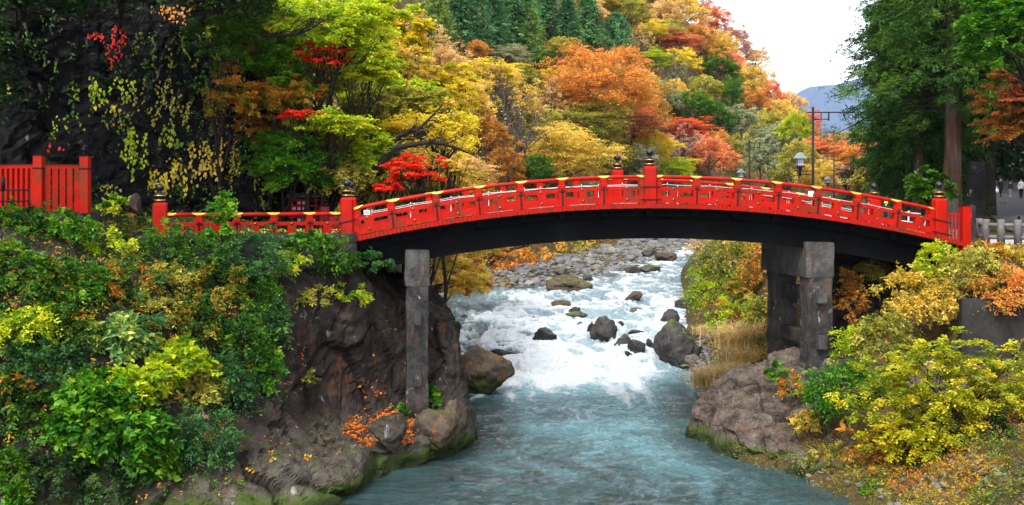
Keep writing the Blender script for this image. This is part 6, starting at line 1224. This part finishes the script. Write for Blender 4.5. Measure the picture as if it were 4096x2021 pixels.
# dry reeds: curved blades, each clump a thing
def reeds(u, v, w, h, Y, n, pal, label, sd_):
    g = R(sd_); k = Y / F; c = at(u, v, Y); a = w * k / 2; H = h * k; X = g.normal(size=n) * a * .5; Yy = g.normal(size=n) * a * .4
    az = g.random(n) * 6.283; ln = H * (.35 + .65 * g.random(n)); lean = .35 + 1.0 * g.random(n); d = np.stack([np.cos(az), np.sin(az), 0 * az], -1); wd = .012 + .016 * g.random(n)
    t = np.linspace(0, 1, 5); base = np.stack([X, Yy, 0 * X - .1], -1)
    P = base[:, None] + d[:, None] * (ln * lean)[:, None, None] * (t ** 2)[None, :, None]; P[..., 2] += ln[:, None] * (t - .42 * lean[:, None] * t ** 3)
    sd = np.stack([-d[:, 1], d[:, 0], 0 * az], -1)[:, None] * (wd[:, None] * (1 - t * .85))[..., None]
    V = np.stack([P - sd, P + sd], 2).reshape(-1, 3); q = np.array([(2 * j, 2 * j + 1, 2 * j + 3, 2 * j + 2) for j in range(4)]); Fc = (np.arange(n)[:, None, None] * 10 + q[None]).reshape(-1, 4)
    tn = np.repeat(np.clip(.5 + g.normal(size=n) * .25, 0, 1), 4)
    return tag(mk('reed_clump', V, Fc, PAL[pal], attrs={'tint': ('FACE', tn)}, loc=tuple(c)), label, 'dry grass', 'dry grass clumps on the right bank')
for k, (u, v, w, h, Y, n, lab) in enumerate([(716, 384, 34, 36, 57, 900, 'tan dry grass drooping into the water'), (738, 384, 40, 40, 55.5, 1100, 'tan dry grass clump behind the outcrop'), (752, 368, 40, 40, 58, 900, 'straw coloured grass below the right pier'), (742, 346, 40, 44, 63, 900, 'tall straw grass right of the wooden post'), (762, 345, 34, 46, 60, 700, 'straw grass against the left pier leg'), (706, 332, 22, 16, 72, 300, 'pale grass tuft behind the largest boulder'), (757, 392, 26, 24, 53, 400, 'low dry grass at the outcrop top')]):
    reeds(u, v, w * 1.1, h * .85, Y, int(n * 1.7), 'straw', lab, 930 + k)

# ------------------------------------------------------------------ stones of the gravel bar
svar = []
for k in range(7):
    V, Fc = rock(950 + k, 2, 12, .3, .05); svar.append(mesh_data('river_stone', V, Fc, m_stone, True))
def bar_pts(g, n, y0=107., y1=176.):
    Y = y0 + (y1 - y0) * g.random(n) ** 1.15; wdt = np.clip(9.5 - .02 * (Y - 107), 5, 10); X = XL(Y) + .6 - (wdt + 1) * g.random(n) ** .8
    return X, Y
g = R(41); X, Y = bar_pts(g, 262); Z = GZ(X, Y); big = np.sort(.2 + .55 * g.random(262) ** 2.)[::-1]
for k in range(262):
    s = big[k] * (1.2 if Y[k] > 140 else 1.); tag(link('river_stone', svar[k % 7], None, (X[k], Y[k], Z[k] + s * .12), (0, g.normal() * .15, g.random() * 6.28), (s * (1 + .4 * g.random()), s, s * (.6 + .3 * g.random()))), 'grey rounded stone lying on the gravel bar upstream of the bridge', 'stone', 'stones on the gravel bar')
g = R(42)
for k in range(34):
    y = 64 + 12 * g.random(); x = float(XR(y)) - .5 + 1.6 * g.random(); s = .14 + .28 * g.random() ** 2; tag(link('river_stone', svar[k % 7], None, (x, y, max(gz(x, y), float(ZW(y)) - .1) + s * .1), (0, 0, g.random() * 6), (s * 1.3, s, s * .6)), 'grey stone on the shingle beside the largest boulder', 'stone', 'stones on the right shingle')
def gravel(name, X, Y, g, smin, smax, label):
    n = len(X); V0_, F0 = ICO[1]; Z = GZ(X, Y); s = smin + (smax - smin) * g.random(n) ** 2; rz = g.random(n) * 6.28; a = V0_[None] * np.stack([s * 1.3, s, s * .65], -1)[:, None] * (1 + .12 * g.normal(size=(n, 42, 1)))
    c, q = np.cos(rz)[:, None], np.sin(rz)[:, None]; V = np.stack([a[..., 0] * c - a[..., 1] * q + X[:, None], a[..., 0] * q + a[..., 1] * c + Y[:, None], a[..., 2] + Z[:, None] + (s * .2)[:, None]], -1).reshape(-1, 3)
    Fc = (np.arange(n)[:, None, None] * 42 + F0[None]).reshape(-1, 3); return tag(mk(name, V, Fc, m_gravel, smooth=True), label, 'gravel', kind='stuff')
m_gravel = rockmat('gravel', [(.06, .058, .058, 1), (.14, .135, .13, 1), (.26, .25, .24, 1)], (.35, .34, .33, 1), .2, None, scale=1.5, bs=.2)
g = R(43); X, Y = bar_pts(g, 2600, 104., 180.); gravel('gravel', X, Y, g, .1, .3, 'loose gravel between the stones of the bar')
g = R(44); Y = 60 + 18 * g.random(500); X = XR(Y) - .6 + 1.9 * g.random(500); gravel('gravel', X, Y, g, .06, .16, 'gravel along the right water edge')
g = R(45); Y = 36 + 8 * g.random(150); X = XR(Y) + .2 + 3.5 * g.random(150); gravel('gravel', X, Y, g, .05, .16, 'gravel on the bank at the lower right')

# ------------------------------------------------------------------ fallen leaves
def litter(name, P, g, s, label, pal='litter'):
    n = len(P); T = nrm(g.normal(size=(n, 3)) * [1, 1, .25]); N = nrm(np.array([0, -.2, 1.]) + g.normal(size=(n, 3)) * .35); N = nrm(N - (N * T).sum(1, keepdims=True) * T)
    return tag(link(name, leaf_data(name, (P, T, N, s * (.7 + .6 * g.random(n)), np.clip(g.normal(size=n) * .25 + .5, 0, 1)), PAL[pal], .7, 'dia')), label, 'leaves', kind='stuff')
def drop(n, xr, yr, g, objs, zmax=6., flat=.35):
    """leaves fall onto the rocks named in objs"""
    from mathutils.bvhtree import BVHTree
    dg_ = bpy.context.evaluated_depsgraph_get(); out = []
    trees = [(BVHTree.FromObject(o, dg_), o.matrix_world.copy()) for o in objs]
    for _ in range(n):
        p = Vector((xr[0] + (xr[1] - xr[0]) * g.random(), yr[0] + (yr[1] - yr[0]) * g.random(), zmax)); best = None
        for t, mw in trees:
            iv = mw.inverted(); hit = t.ray_cast(iv @ p, (iv.to_3x3() @ Vector((0, 0, -1))))
            if hit[0] is not None:
                w = mw @ hit[0]; nz = (mw.to_3x3() @ hit[1]).normalized().z
                if best is None or w.z > best[0]: best = (w.z, w, nz)
        if best is not None and abs(best[2]) > flat and best[0] > .15: out.append(tuple(best[1] + Vector((0, 0, .03))))
    return np.array(out)
bpy.context.view_layer.update()
obs = {o.name: o for o in COL.objects}; rb = obs['rock_bank']; leds = [rb] + [o for o in COL.objects if o.get('group') == 'rocks around the left pier' and o.location.z < 8]
g = R(61); ldg = drop(2600, (-6.7, -4.0), (44., 46.9), g, leds, 3.4, .55); litter('fallen_leaves', ldg, g, .13, 'red and orange fallen leaves on the ledge at the foot of the left pier')
ldg = drop(110, (-9.5, -2), (39, 46), g, leds, 2.4); litter('fallen_leaves', ldg, g, .1, 'scattered fallen leaves along the left water edge')
bl = [o for o in COL.objects if o.get('label') == 'large mossy brown boulder at the foot of the left pier rock']
ldg = drop(260, (-3.8, .2), (58, 63), g, bl, 6.); litter('fallen_leaves', ldg, g, .1, 'fallen leaves on the large mossy brown boulder')
n = 1500; x = -13. + 5.5 * g.random(n) ** 1.6; y = np.where(g.random(n) < .75, .3 + .5 * g.random(n), .3 + 5.9 * g.random(n)); P = np.array([(*bw(a, b), dz(a) + .03) for a, b in zip(x, y)]); litter('fallen_leaves', P, g, .11, 'yellow and orange leaves drifted on the left end of the bridge deck', 'gold')
n = 500; P = np.stack([-14 + 7 * g.random(n), 47 + 6 * g.random(n), np.full(n, 9.3)], -1); litter('fallen_leaves', P, g, .11, 'leaves on the path behind the approach railing', 'gold')

# ------------------------------------------------------------------ air
hz = NT('valley haze'); pv = hz.n('VolumePrincipled'); pv.inputs['Color'].default_value = (.5, .66, 1., 1); pv.inputs['Density'].default_value = .000034; pv.inputs['Anisotropy'].default_value = .2
ho = hz.n('OutputMaterial'); hz.l(pv.outputs[0], ho.inputs[1]); hz.m.volume_intersection_method if 0 else None
tag(MB().box((-9500, -60, -6), (12000, 12800, 1350)).build('haze', hz.m), kind='stuff', label='thin pale haze filling the valley', cat='haze')
